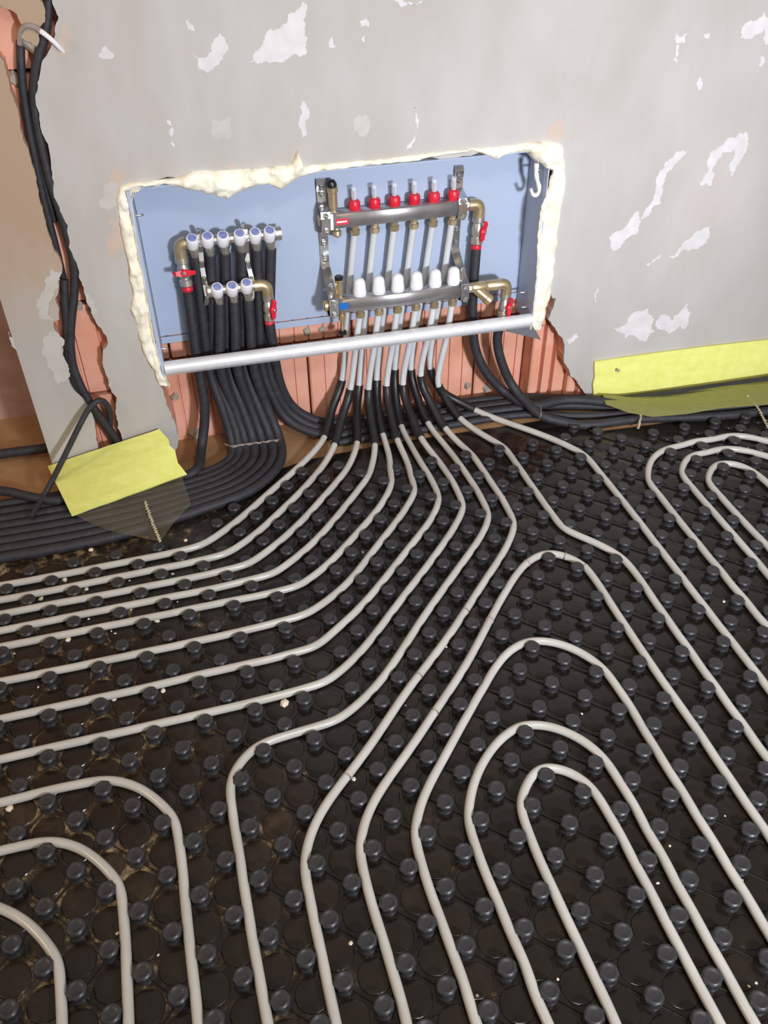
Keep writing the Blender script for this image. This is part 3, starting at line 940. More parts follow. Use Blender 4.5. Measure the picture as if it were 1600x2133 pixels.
# lower right: union, Y strainer, elbow down, valve
e2 = W(1056, 585, LD)
zS = zL + 0.004
hp(MB().lathe((lx1, LD, zL), (1, 0, 0), [(0.012, 0), (0.016, 0.002), (0.016, 0.013), (0.0125, 0.015), (0.0125, 0.024)], 8), 'union_nut', 'nickel', False)
st = MB().lathe((lx1 + 0.020, LD, zL), (1, 0, 0), [(0.0105, 0), (0.0135, 0.004), (0.0155, 0.016), (0.0155, 0.040), (0.0125, 0.046), (0.0150, 0.050), (0.0150, e2.x - lx1 - 0.032)], 14)
st.lathe((lx1 + 0.035, LD, zL - 0.002), (0.72, -0.35, -0.62), [(0.012, 0), (0.0135, 0.010), (0.0135, 0.040), (0.0155, 0.042), (0.0155, 0.054), (0.012, 0.057)], 14)
hp(st, 'strainer', 'brass')
hp(MB().tube(elbow_pts((e2.x - 0.020, LD, zL), (e2.x, LD, zL), (e2.x, LD, zL - 0.030), 0.016), 0.0150, 16), 'elbow', 'brass')
ball_valve(hadd, (e2.x, LD, zL - 0.028), (-0.10, -0.1, -1), 0.072, 0.0135, (0.45, -1, 0.15), (0.12, 0.0, 1))
vB = Vector((e2.x, LD, zL - 0.028)) + Vector((-0.10, -0.1, -1)).normalized() * 0.080

# ------------------------------------------------------------------ water manifold (left)
wm = tag(empty('water_manifold', (0.22, 0.06, 0.45)), 'nickel water manifold with white caps carrying blue discs above the black pipes', 'manifold')
wpart = lambda mb, name, mat, smooth=True: adopt(mb.build(name, mat, smooth=smooth), wm)
QD, RD = 0.070, 0.048
upx = [(401, 507), (433, 503), (465, 501), (500, 497), (532, 494), (562, 491)]
lpx = [(453, 608), (484, 605), (514, 599)]
cap_ax = Vector((0.05, -0.52, 0.85)).normalized()
UP, LP = [], []
for lst, dep, dst in ((upx, QD, UP), (lpx, RD, LP)):
    for x, y in lst:
        c = W(x, y, dep - 0.018)
        dst.append(Vector((c.x, dep, c.z)))
zu = sum(p.z for p in UP) / 6 - 0.004
zl = sum(p.z for p in LP) / 3 - 0.004
for lst, zz, dep in ((UP, zu, QD), (LP, zl, RD)):
    for p in lst:
        b = p + cap_ax * -0.014 + Vector((0, -0.012, 0))
        cpo = wpart(MB().lathe(b, cap_ax, [(0.0140, 0), (0.0150, 0.002), (0.0150, 0.028), (0.0135, 0.031), (0.0118, 0.0316)], 20), 'valve_cap', 'white')
        sub(MB().lathe(b + cap_ax * 0.0310, cap_ax, [(0.0106, 0), (0.0106, 0.0012), (0.0075, 0.0016)], 18).build('blue_disc', 'disc', smooth=True), cpo)
        wpart(MB().lathe((p.x + 0.002, dep - 0.002, zz - 0.052), (0, 0, 1), [(0.0070, 0), (0.0085, 0.010), (0.0112, 0.014), (0.0112, 0.026), (0.0130, 0.030), (0.0130, 0.042), (0.010, 0.048)], 14), 'outlet_neck', 'nickel')
ux0, ux1 = UP[0].x - 0.020, UP[5].x + 0.030
wpart(MB().lathe((ux0, QD, zu), (1, 0, 0), [(0.011, 0), (0.0125, 0.003), (0.0125, 0.092), (0.0165, 0.094), (0.0165, 0.110), (0.0125, 0.112), (0.0125, ux1 - ux0 - 0.016), (0.0175, ux1 - ux0 - 0.015), (0.0175, ux1 - ux0), (0.010, ux1 - ux0 + 0.001)], 16), 'upper_bar', 'nickel')
llx0, llx1 = LP[0].x - 0.026, LP[2].x + 0.024
wpart(MB().lathe((llx0, RD, zl), (1, 0, 0), [(0.010, 0), (0.0165, 0.002), (0.0165, 0.012), (0.0120, 0.014), (0.0120, llx1 - llx0)], 16), 'lower_bar', 'nickel')
e1 = W(373, 514, QD)
wpart(MB().tube(elbow_pts((ux0 + 0.004, QD, zu), (e1.x, QD, zu), (e1.x + 0.001, QD, zu - 0.034), 0.018), 0.0158, 16), 'elbow', 'brass')
wadd = lambda mb, n, m: wpart(mb, n, m)
ball_valve(wadd, (e1.x + 0.001, QD, zu - 0.032), (0.03, -0.12, -1), 0.076, 0.0150, (0.0, -1, 0.25), (1, 0, -0.02))
vS1 = Vector((e1.x + 0.001, QD, zu - 0.032)) + Vector((0.03, -0.12, -1)).normalized() * 0.086
e3 = W(556, 602, RD)
wpart(MB().tube(elbow_pts((llx1 - 0.004, RD, zl), (e3.x, RD, zl), (e3.x, RD, zl - 0.030), 0.017), 0.0152, 16), 'elbow', 'brass')
ball_valve(wadd, (e3.x, RD, zl - 0.028), (-0.03, -0.05, -1), 0.072, 0.0135, (0.55, -1, 0.1), (0.12, 0.0, 1))
vS2 = Vector((e3.x, RD, zl - 0.028)) + Vector((-0.03, -0.05, -1)).normalized() * 0.080
for chain in ([(413, 478), (416, 490), (418, 512), (419, 528), (420, 545), (422, 560), (425, 578), (428, 596), (432, 618), (430, 638)],
              [(507, 466), (511, 480), (514, 502), (515, 530), (516, 546), (520, 562), (524, 578), (526, 590), (525, 622)]):
    pts = [W(x, y, 0.062 - 0.022 * k / len(chain)) for k, (x, y) in enumerate(chain)]
    b = MB()
    w = 0.0058
    vs, fs = [], []
    for k, p in enumerate(pts):
        off = 0.006 if k % 2 else 0.0
        vs += [(p.x - w, p.y + off, p.z), (p.x + w, p.y + off, p.z), (p.x + w, p.y + off + 0.003, p.z), (p.x - w, p.y + off + 0.003, p.z)]
    for k in range(len(pts) - 1):
        for j in range(4):
            fs.append((k * 4 + j, k * 4 + (j + 1) % 4, k * 4 + 4 + (j + 1) % 4, k * 4 + 4 + j))
    fs += [(0, 1, 2, 3), tuple(range(len(vs) - 4, len(vs)))]
    br = wpart(b.add(vs, fs), 'bracket', 'chrome', False)
    for p in pts[::2]:
        sub(MB().lathe(p, (0, -1, 0.2), [(0.005, 0), (0.005, 0.004), (0.003, 0.006), (0.0028, 0.010), (0.001, 0.011)], 6).build('bolt', 'chrome'), br)

# ------------------------------------------------------------------ white heating pipes
ZP = 0.0135
PR = 0.0088


def relax(P, start):
    """let the pipe settle between the studs"""
    P = [p.copy() for p in P]
    lim = 0.0235
    for it in range(40):
        Q = [p.copy() for p in P]
        for i in range(max(start, 1), len(P) - 1):
            Q[i] = P[i] * 0.5 + (P[i - 1] + P[i + 1]) * 0.25
            Q[i].z = P[i].z
            u, v = unlat(P[i])
            for uu in range(int(math.floor(u)) - 1, int(math.floor(u)) + 3):
                for vv in range(int(math.floor(v)) - 1, int(math.floor(v)) + 3):
                    nb = NUBS.get((uu, vv))
                    if nb is None:
                        continue
                    d = Vector((Q[i].x - nb.x, Q[i].y - nb.y, 0))
                    lm = 0.0185 if (uu, vv) in LOW else lim
                    if d.length < lm and d.length > 1e-5:
                        Q[i] += d.normalized() * (lm - d.length) * 0.35 * min(1.0, (i - start) / 16)
        P = Q
    return smooth_pts(P[:max(start, 1)] + P[max(start, 1):], 6)


def extend(pts, d0=None, d1=None):
    pts = list(pts)
    if d0:
        pts.insert(0, pts[0] + (pts[0] - pts[1]).normalized() * d0)
    if d1:
        pts.append(pts[-1] + (pts[-1] - pts[-2]).normalized() * d1)
    return pts


RUN = {
 1: [(615, 979), (574, 1014), (541, 1044), (506, 1076), (471, 1104), (433, 1128), (390, 1146), (328, 1158), (224, 1178), (116, 1200), (0, 1220)],
 2: [(674, 970), (650, 997), (624, 1029), (594, 1054), (562, 1087), (530, 1116), (488, 1144), (440, 1162), (376, 1174), (276, 1196), (176, 1216), (80, 1236), (0, 1250)],
 3: [(730, 967), (703, 1003), (668, 1041), (635, 1080), (605, 1108), (580, 1132), (532, 1164), (480, 1185), (400, 1204), (312, 1220), (216, 1240), (120, 1256), (0, 1280)],
 4: [(777, 967), (759, 1005), (724, 1048), (692, 1088), (654, 1130), (620, 1160), (590, 1181), (532, 1204), (440, 1228), (360, 1242), (264, 1262), (168, 1280), (72, 1300), (0, 1314)],
 5: [(811, 942), (818, 987), (809, 1030), (776, 1076), (740, 1114), (716, 1142), (680, 1180), (640, 1210), (580, 1234), (500, 1248), (420, 1264), (320, 1286), (224, 1304), (124, 1324), (0, 1348)],
 6: [(850, 961), (864, 1008), (856, 1044), (828, 1084), (796, 1124), (764, 1164), (736, 1204), (704, 1236), (664, 1264), (612, 1286), (560, 1302), (488, 1318), (400, 1340), (300, 1360), (200, 1382), (100, 1402), (0, 1420)],
 7: [(857, 927), (880, 972), (910, 1010), (917, 1038), (904, 1076), (872, 1116), (840, 1156), (812, 1192), (780, 1232), (752, 1264), (720, 1296), (676, 1328), (624, 1356), (575, 1370), (500, 1386), (432, 1400), (328, 1428), (224, 1450), (120, 1472), (0, 1498)],
 8: [(906, 950), (932, 987), (959, 1025), (967, 1055), (944, 1104), (912, 1148), (884, 1188), (852, 1226), (820, 1270), (788, 1312), (756, 1354), (724, 1388), (672, 1420), (606, 1443), (556, 1456), (500, 1469), (436, 1484), (336, 1506), (232, 1530), (120, 1554), (0, 1582)],
 9: [(925, 924), (959, 969), (988, 1012), (1017, 1058), (1020, 1084), (1004, 1116), (972, 1160), (940, 1204), (908, 1248), (876, 1294), (844, 1344), (812, 1394), (776, 1442), (732, 1480), (672, 1510), (604, 1529), (560, 1542), (520, 1560), (488, 1588), (475, 1622), (474, 1660), (490, 1720), (500, 1788), (516, 1900), (536, 2012), (558, 2133)],
 10: [(962, 927), (996, 965), (1030, 1015), (1062, 1062), (1073, 1088), (1068, 1116), (1044, 1160), (1016, 1200), (980, 1256), (944, 1312), (900, 1372), (852, 1432), (812, 1492), (770, 1556), (724, 1616), (676, 1672), (644, 1720), (630, 1768), (632, 1812), (648, 1884), (668, 1980), (700, 2133)],
 11: [(1000, 901), (1037, 924), (1064, 952), (1095, 995), (1122, 1032), (1144, 1064), (1172, 1097), (1216, 1120), (1264, 1140), (1294, 1154), (1320, 1184), (1352, 1236), (1384, 1284), (1432, 1352), (1472, 1412), (1520, 1476), (1576, 1553)],
 12: [(1045, 875), (1127, 905), (1192, 931), (1220, 952), (1243, 978), (1271, 1012), (1299, 1045), (1330, 1085), (1361, 1126), (1400, 1176), (1440, 1228), (1480, 1284), (1528, 1340), (1568, 1394), (1600, 1436)],
}
SL_TOP = [(711, 800), (728, 821), (747, 811), (767, 821), (784, 800), (805, 813), (822, 778), (839, 811), (856, 778), (876, 793), (897, 776), (914, 812)]
SL_BOT = [(677, 911), (698, 926), (745, 922), (782, 926), (797, 905), (827, 916), (835, 888), (876, 912), (891, 882), (927, 892), (957, 871), (989, 854)]
ORD = ['first', 'second', 'third', 'fourth', 'fifth', 'sixth', 'seventh', 'eighth', 'ninth', 'tenth', 'eleventh', 'last']
ENDS = ['topmost line to left edge'] + ['bending to the left edge'] * 7 + \
       ['bending down to bottom edge', 'crossing diagonally to bottom edge', 'making a wavy step right', 'slanting to the right edge']
pipes = {}
for k in range(1, 13):
    rear = k % 2 == 1
    j = (k - 1) // 2
    top = Vector((uo[j], UD, zU - HB - 0.010)) if rear else Vector((lo[j], LD, zL - HB - 0.010))
    d1 = 0.078 if rear else 0.040
    st_ = W(*SL_TOP[k - 1], d1)
    bt = F(*SL_BOT[k - 1], 0.030)
    mid = st_.lerp(bt, 0.5)
    mid.z -= 0.006
    mid.y += 0.012 + (0.008 if rear else 0)
    fl_ = [F(x, y, ZP) for x, y in RUN[k]]
    fl_ = extend(fl_, None, 0.30)
    up = [top, top.lerp(st_, 0.35) + Vector((0, 0.004 if rear else 0.0, 0)), st_.copy(), mid, bt]
    full = catmull(up + fl_, 0.009)
    # indices of sleeve span and the floor part
    i_top = min(range(len(full)), key=lambda i: (full[i] - st_).length)
    i_bot = min(range(len(full)), key=lambda i: (full[i] - bt).length)
    full = smooth_pts(full, 3)
    full = smooth_pts(relax(full, i_bot + 2), 4)
    lab = '%s white pipe from the left at the black sleeves, %s' % (ORD[k - 1], ENDS[k - 1])
    root = tag(empty('heating_pipe', (full[i_bot].x, full[i_bot].y, 0)), lab, 'pipe', 'white pipes fanning out from the manifold')
    adopt(MB().tube(full[:i_top + 3], PR, 12).build('riser', 'pipe_up', smooth=True), root)
    adopt(MB().tube(full[i_bot - 4:], PR, 12).build('floor_run', 'pipe', smooth=True), root)
    sl = full[i_top - 2:i_bot + 1]
    adopt(MB().tube(sl, 0.0122, 12).build('sleeve', 'sleeve', smooth=True), root)
    pipes[k] = (root, full)
LOOPS = [
 ('white heating pipe looping round the middle of the floor, topmost arch with dark joints',
  [(848, 2133), (836, 2080), (804, 1972), (772, 1880), (750, 1800), (744, 1756), (752, 1716), (776, 1668), (812, 1616), (858, 1556), (904, 1484), (944, 1428), (982, 1366), (1020, 1292), (1056, 1224), (1076, 1190), (1096, 1166), (1122, 1150), (1152, 1144), (1182, 1152), (1218, 1176), (1240, 1204), (1268, 1252), (1300, 1300), (1340, 1360), (1380, 1420), (1424, 1480), (1470, 1546), (1508, 1604), (1552, 1668), (1600, 1736)]),
 ('white heating pipe looping on the floor, second arch below the topmost one',
  [(994, 2130), (964, 2036), (928, 1940), (896, 1860), (872, 1788), (862, 1740), (864, 1700), (880, 1656), (912, 1602), (942, 1548), (972, 1488), (1004, 1428), (1038, 1372), (1066, 1344), (1104, 1328), (1144, 1330), (1184, 1342), (1224, 1364), (1260, 1390), (1292, 1436), (1328, 1494), (1356, 1544), (1382, 1586), (1428, 1656), (1472, 1728), (1520, 1808), (1560, 1872), (1600, 1940)]),
 ('white heating pipe looping on the floor, third arch around the innermost one',
  [(1146, 2130), (1092, 1996), (1048, 1900), (1008, 1816), (984, 1748), (974, 1700), (976, 1652), (996, 1600), (1026, 1552), (1056, 1518), (1096, 1501), (1136, 1504), (1176, 1516), (1216, 1538), (1258, 1570), (1284, 1612), (1316, 1664), (1352, 1728), (1392, 1800), (1436, 1884), (1476, 1960), (1516, 2032), (1570, 2128)]),
 ('white heating pipe forming the innermost narrow arch near the bottom right',
  [(1284, 2133), (1240, 2036), (1200, 1956), (1160, 1872), (1128, 1804), (1100, 1736), (1083, 1684), (1082, 1648), (1096, 1612), (1124, 1590), (1160, 1586), (1196, 1600), (1232, 1630), (1260, 1674), (1296, 1744), (1336, 1816), (1372, 1888), (1412, 1968), (1452, 2044), (1500, 2133)]),
 ('white heating pipe in the far right corner, outermost of three arches below the yellow strip',
  [(1610, 918), (1558, 907), (1524, 903), (1487, 909), (1445, 916), (1403, 926), (1369, 941), (1351, 961), (1345, 983), (1354, 1008), (1378, 1036), (1403, 1071), (1431, 1105), (1472, 1156), (1520, 1216), (1560, 1266), (1600, 1308)]),
 ('white heating pipe in the far right corner, middle of three arches below the yellow strip',
  [(1610, 954), (1558, 938), (1515, 931), (1482, 933), (1445, 940), (1423, 955), (1417, 975), (1430, 1000), (1454, 1031), (1487, 1067), (1525, 1112), (1566, 1158), (1600, 1200)]),
 ('white heating pipe in the far right corner, innermost of three arches below the yellow strip',
  [(1610, 1014), (1572, 981), (1544, 964), (1510, 957), (1485, 964), (1471, 983), (1479, 1009), (1504, 1037), (1538, 1076), (1572, 1110), (1600, 1138)]),
 ('white heating pipe bending round the bottom left corner, outermost of three',
  [(0, 1672), (80, 1652), (160, 1628), (212, 1618), (260, 1622), (308, 1646), (348, 1684), (370, 1724), (378, 1772), (384, 1860), (394, 1960), (406, 2060), (413, 2133)]),
 ('white heating pipe bending round the bottom left corner, middle of three',
  [(0, 1770), (60, 1750), (112, 1744), (160, 1756), (204, 1784), (236, 1824), (254, 1868), (260, 1924), (264, 2020), (268, 2133)]),
 ('white heating pipe bending round the bottom left corner, innermost of three',
  [(0, 1890), (32, 1898), (72, 1928), (104, 1968), (122, 2016), (128, 2068), (130, 2133)]),
]
loop_objs = []
for lab, pts in LOOPS:
    p = extend([F(x, y, ZP) for x, y in pts], 0.25, 0.25)
    full = relax(smooth_pts(catmull(p, 0.009), 3), 1)
    o = empty('heating_pipe', (full[len(full) // 2].x, full[len(full) // 2].y, 0))
    tag(o, lab, 'pipe', 'white pipes looping on the floor')
    adopt(MB().tube(full, PR, 12).build('floor_run', 'pipe', smooth=True), o)
    loop_objs.append((o, full))


def pipe_ring(entry, px, py, mat):
    root, full = entry
    q = F(px, py, ZP)
    i = min(range(2, len(full) - 2), key=lambda i: (full[i] - q).length)
    d = (full[i + 1] - full[i - 1]).normalized()
    adopt(MB().lathe(full[i] - d * 0.002, d, [(0.0088, 0), (0.0098, 0.0004), (0.0098, 0.0036), (0.0088, 0.004)], 14).build('joint_ring', mat, smooth=True), root)


pipe_ring(loop_objs[0], 1092, 1168, 'grip'); pipe_ring(loop_objs[0], 1178, 1151, 'nickel'); pipe_ring(loop_objs[0], 1226, 1182, 'grip'); pipe_ring(loop_objs[0], 1021, 1291, 'grip')
pipe_ring(pipes[10], 966, 1270, 'nickel'); pipe_ring(pipes[10], 876, 1407, 'nickel'); pipe_ring(pipes[10], 722, 1615, 'nickel'); pipe_ring(loop_objs[0], 903, 1484, 'nickel')

# ------------------------------------------------------------------ black insulated pipes
TR = 0.0135


def black(pts, lab, r=TR, name='insulated_pipe', grp='black insulated pipes', step=0.014, mat='tube'):
    full = smooth_pts(catmull(pts, step), 3)
    o = MB().tube(full, r, 12).build(name, mat, smooth=True)
    return tag(o, lab, 'pipe', grp), full


def outlet(p, dep, zz):
    return Vector((p.x + 0.002, dep - 0.002, zz - 0.036))


# single leftmost pipe
s1end = [W(415, 775, 0.045), W(427, 850, 0.035), W(420, 930, 0.010), F(405, 985, 0.030), Vector((-0.06, -0.085, 0.016)), Vector((-0.2, -0.088, 0.016)), Vector((-0.95, -0.085, 0.016))]
black([vS1 + Vector((0, 0, 0.004)), vS1.lerp(s1end[0], 0.5)] + s1end, 'black insulated pipe below the left red butterfly valve, leftmost of the bundle')
starts = {'U%d' % (k + 1): outlet(UP[k], QD, zu) for k in range(6)}
starts.update({'L%d' % (k + 1): outlet(LP[k], RD, zl) for k in range(3)})
G = [(486, 923), (500, 920), (521, 917), (539, 917), (565, 912), (582, 910)]
railpx = {'U1': (437, 775), 'U2': (449, 772), 'L1': (460, 772), 'U3': (477, 770), 'L2': (494, 768), 'U4': (510, 766), 'L3': (528, 765), 'U5': (545, 763), 'U6': (559, 760)}
LBL = {'U1': 'first upper outlet', 'U2': 'second upper outlet', 'L1': 'first lower outlet', 'U3': 'third upper outlet', 'L2': 'second lower outlet', 'U4': 'fourth upper outlet', 'L3': 'third lower outlet',
       'U5': 'fifth upper outlet', 'U6': 'last upper outlet'}
order = ['U1', 'U2', 'L1', 'U3', 'L2', 'U4', 'L3']
gpos = [(484, 923), (497, 921), (511, 919), (528, 917), (546, 915), (564, 912), (581, 910)]
gfull = []
for k, key in enumerate(order):
    t = k / 6
    s = starts[key]
    rd = 0.062 if key[0] == 'U' else 0.034
    r = W(*railpx[key], rd)
    g = W(*gpos[k], 0.006 - 0.004 * (k % 2))
    lane = -0.122 - 0.030 * k
    path = [s, s.lerp(r, 0.45), r, W((railpx[key][0] * 0.45 + gpos[k][0] * 0.55), 850, 0.035), g]
    path += [Vector((g.x - 0.008, -0.035 - 0.045 * t, 0.0155)), Vector((g.x - 0.055 - 0.04 * t, lane * 0.62, 0.0155)), Vector((g.x - 0.15 - 0.12 * t, lane * 0.82, 0.0155)),
             Vector((g.x - 0.36 - 0.12 * t, lane * 0.97, 0.0155)), Vector((-0.55, lane, 0.0155)), Vector((-0.95, lane - 0.004, 0.0155))]
    o, f = black(path, 'black pipe from the %s of the water manifold, turning left' % LBL[key])
    gfull.append(g)
R = {'U5': [(562, 812), (596, 872), (650, 902)], 'U6': [(574, 812), (606, 862), (656, 892)]}
for key, lane in (('U5', -0.004), ('U6', 0.028)):
    s = starts[key]
    r = W(*railpx[key], 0.06)
    path = [s, s.lerp(r, 0.5), r, W(*R[key][0], 0.055), W(*R[key][1], 0.048 + lane * 0.3), Vector((0.40, lane + 0.004, 0.02)), Vector((0.55, lane, 0.0145)), Vector((0.95, lane, 0.0145)), Vector((1.12, lane - 0.02, 0.0145)),
            Vector((1.3, lane - 0.075, 0.0145)), Vector((1.6, lane - 0.115, 0.0145)), Vector((2.4, lane - 0.13, 0.0145))]
    black(path, 'black pipe from the %s of the water manifold, turning right' % LBL[key])
r = W(574, 757, 0.05)
black([vS2 + Vector((0, 0, 0.004)), vS2.lerp(r, 0.5), r, W(588, 812, 0.062), W(614, 852, 0.068), Vector((0.41, 0.062, 0.022)), Vector((0.56, 0.060, 0.0145)), Vector((0.95, 0.060, 0.0145)), Vector((1.14, 0.010, 0.0145)), Vector((1.3, -0.042, 0.0145)), Vector((1.6, -0.055, 0.0145)), Vector((2.4, -0.06, 0.0145))],
      'black insulated pipe below the small red valve of the water manifold, turning right')
black([Vector((0.44, -0.036, 0.012)), Vector((0.7, -0.037, 0.012)), Vector((1.0, -0.040, 0.012)), Vector((1.16, -0.09, 0.012)), Vector((1.32, -0.115, 0.012)), Vector((1.6, -0.15, 0.012)), Vector((2.4, -0.165, 0.012))],
      'thin black pipe on the brown floor strip under the white pipe ends', 0.011)
black([vA + Vector((0, 0, 0.004)), W(986, 600, 0.062), W(984, 660, 0.058), W(990, 725, 0.052), W(1012, 775, 0.044), W(1050, 815, 0.035), F(1105, 846, 0.040), Vector((1.13, -0.03, 0.036)), Vector((1.25, -0.075, 0.034)), Vector((1.36, -0.13, 0.026)), Vector((1.6, -0.17, 0.016)), Vector((2.4, -0.19, 0.016))],
      'thick grey-black insulated pipe below the upper right red valve of the heating manifold', 0.0135)
black([vB + Vector((0, 0, 0.004)), W(1035, 705, 0.026), W(1045, 755, 0.020), W(1068, 805, 0.010), F(1100, 842, 0.050), F(1125, 866, 0.034), F(1165, 877, 0.020), F(1215, 886, 0.0145), Vector((1.30, -0.150, 0.0145)), Vector((1.6, -0.205, 0.0145)), Vector((2.4, -0.22, 0.0145))],
      'thick grey-black insulated pipe below the lower right red valve, bending right onto the floor', 0.0135)
# pipes entering from the left, behind and beside the wall end
black([Vector((-1.1, 0.10, 0.030)), F(0, 946, 0.030), F(98, 933, 0.030), Vector((-0.2, 0.142, 0.030))], 'black pipe disappearing behind the plaster wall corner at left', 0.0135)
black([Vector((-1.1, 0.02, 0.05)), F(0, 1022, 0.042), F(60, 1034, 0.040), F(131, 1043, 0.032), Vector((-0.24, -0.09, 0.045)), Vector((-0.1, -0.07, 0.036))], 'black pipe running in from the left under the yellow foam strip', 0.0125)

# strap across the bundle
stp = []
for k, g in enumerate(gfull):
    stp.append(Vector((g.x - 0.004, g.y - TR - 0.009, g.z + 0.004)))
stp = extend(stp, 0.018, 0.018)
stp[0].y += 0.018; stp[-1].y += 0.018
sp_ = catmull(stp, 0.006)
b = MB()
vs, fs = [], []
for k, p in enumerate(sp_):
    hw = 0.0042 if k % 3 else 0.0024
    vs += [(p.x, p.y, p.z - hw), (p.x, p.y, p.z + hw), (p.x, p.y + 0.0012, p.z + hw), (p.x, p.y + 0.0012, p.z - hw)]
for k in range(len(sp_) - 1):
    for j in range(4):
        fs.append((k * 4 + j, k * 4 + (j + 1) % 4, k * 4 + 4 + (j + 1) % 4, k * 4 + 4 + j))
fs += [(0, 1, 2, 3), tuple(range(len(vs) - 4, len(vs)))]
tag(b.add(vs, fs).build('perforated_strap', 'grip'), 'thin perforated strap tied across the black pipes below the rail', 'strap')


def wire_tie(c, axis, r, lab, mat='nickel'):
    c = Vector(c); q = Vector(axis).to_track_quat('Z', 'Y')
    pts = [c + q @ Vector((r * math.cos(a * 0.35), r * math.sin(a * 0.35), 0.001 * math.sin(a))) for a in range(19)]
    mb = MB().tube(pts, 0.0014, 6)
    e = pts[-1]
    mb.tube([e, e + Vector((0.004, -0.004, 0.010)), e + Vector((0.0, -0.006, 0.018))], 0.0016, 6)
    tag(mb.build('wire_tie', mat, smooth=True), lab, 'wire')


wire_tie(F(1124, 864, 0.036), F(1165, 877, 0.02) - F(1125, 866, 0.034), 0.0148, 'light wire tie round the bent grey-black pipe at right')
wire_tie(W(415, 948, 0.004), (-0.25, -0.4, -1), 0.0148, 'light wire tie low on the leftmost black pipe')

# ------------------------------------------------------------------ pipes in the wall chase
def chase(pts, r, lab, name='conduit'):
    return black([W(x, y, d) for x, y, d in pts], lab, r, name, 'black conduits in the wall chase', 0.02)


chase([(42, 84, 0.03), (43, 110, 0.02), (45, 164, 0.02), (54, 234, 0.02), (70, 316, 0.018), (84, 387, 0.018), (101, 457, 0.018), (121, 532, 0.022), (131, 578, 0.032)], 0.0085,
      'left black conduit in the wall chase ending halfway down')
chase([(100, -60, 0.02), (101, 0, 0.015), (104, 35, 0.012), (98, 70, 0.010), (82, 108, 0.008), (70, 141, 0.010), (66, 176, 0.014), (70, 211, 0.016), (78, 262, 0.016), (90, 320, 0.014), (100, 365, 0.012), (115, 410, 0.010),
       (131, 457, 0.010), (144, 506, 0.012), (156, 548, 0.012), (157, 591, 0.012), (153, 634, 0.010), (148, 673, 0.006), (147, 730, 0.004), (156, 778, 0.000), (176, 820, -0.006), (205, 862, -0.004), (232, 898, 0.004), (256, 935, 0.006)], 0.0098,
      'right black conduit bowing down the whole wall chase')
chase([(58, 190, 0.030), (62, 230, 0.026), (76, 300, 0.024), (92, 370, 0.024), (106, 430, 0.026), (112, 460, 0.034)], 0.009, 'middle black conduit squeezed between the two in the wall chase')
chase([(134, 582, 0.016), (133, 605, 0.012), (136, 640, 0.010), (139, 690, 0.012), (139, 735, 0.012), (148, 780, 0.010), (166, 818, 0.010), (190, 852, 0.012), (216, 884, 0.016), (240, 920, 0.018)], 0.0095,
      'short black conduit starting halfway down the wall chase')
dpts = [W(228, 895, 0.012), W(230, 870, 0.004), W(224, 842, -0.010), W(210, 829, -0.020), W(192, 840, -0.026), W(177, 864, -0.036), W(151, 916, -0.055), W(125, 969, -0.076), W(98, 1021, -0.098), F(64, 1078, 0.038)]
black(dpts, 'thin black conduit bent out of the chase, slanting across the left yellow strip', 0.0075, 'conduit', 'black conduits in the wall chase', 0.012)
# white and grey wire hooked over the chase
tagged = MB().tube(smooth_pts(catmull([W(41, 92, 0.012), W(42, 70, 0.004), W(47, 56, 0.0), W(60, 52, -0.004), (W(76, 58, -0.006)), W(86, 66, -0.010)], 0.005), 2), 0.0055, 8).build('hook_wire', 'grip', smooth=True)
hk = tag(tagged, 'grey hooked wire with a white end at the top of the wall chase', 'wire')
MB().tube(smooth_pts(catmull([W(85, 65, -0.010), W(100, 76, -0.016), W(118, 93, -0.012), W(128, 104, -0.004), W(132, 108, 0.002)], 0.005), 2), 0.0048, 8, lambda t: 1.1 - 0.25 * t).build('white_end', 'white', hk, smooth=True)

# ------------------------------------------------------------------ yellow edge strips
def sheet(name, rows, thick, mat, parent=None, wav=0.0):
    """rows: list of polylines (equal length), top to bottom; given a real thickness"""
    m, n = len(rows), len(rows[0])
    P = [[Vector(p) for p in r] for r in rows]
    vs, fs = [], []
    nr = []
    for i in range(m):
        for j in range(n):
            a = P[min(i + 1, m - 1)][j] - P[max(i - 1, 0)][j]
            b = P[i][min(j + 1, n - 1)] - P[i][max(j - 1, 0)]
            nn = b.cross(a).normalized()
            if nn.y > 0 and abs(nn.y) > 0.2 or nn.z < -0.5:
                nn = -nn
            nr.append(nn)
    for i in range(m):
        for j in range(n):
            w = wav * noise.noise(P[i][j] * 30)
            vs.append(P[i][j] + nr[i * n + j] * (thick + w))
    for i in range(m):
        for j in range(n):
            w = wav * noise.noise(P[i][j] * 30)
            vs.append(P[i][j] + nr[i * n + j] * w)
    K = m * n
    for i in range(m - 1):
        for j in range(n - 1):
            q = i * n + j
            fs.append((q, q + 1, q + n + 1, q + n))
            fs.append((K + q, K + q + n, K + q + n + 1, K + q + 1))
    rim = [i for i in range(n)] + [i * n + n - 1 for i in range(1, m)] + [(m - 1) * n + j for j in range(n - 2, -1, -1)] + [i * n for i in range(m - 2, 0, -1)]
    for a, b in zip(rim, rim[1:] + rim[:1]):
        fs.append((a, b, b + K, a + K))
    mb = MB().add(vs, fs)
    return mb.build(name, mat, parent)


def lerp_row(a, b, n):
    return [Vector(a).lerp(Vector(b), k / (n - 1)) for k in range(n)]


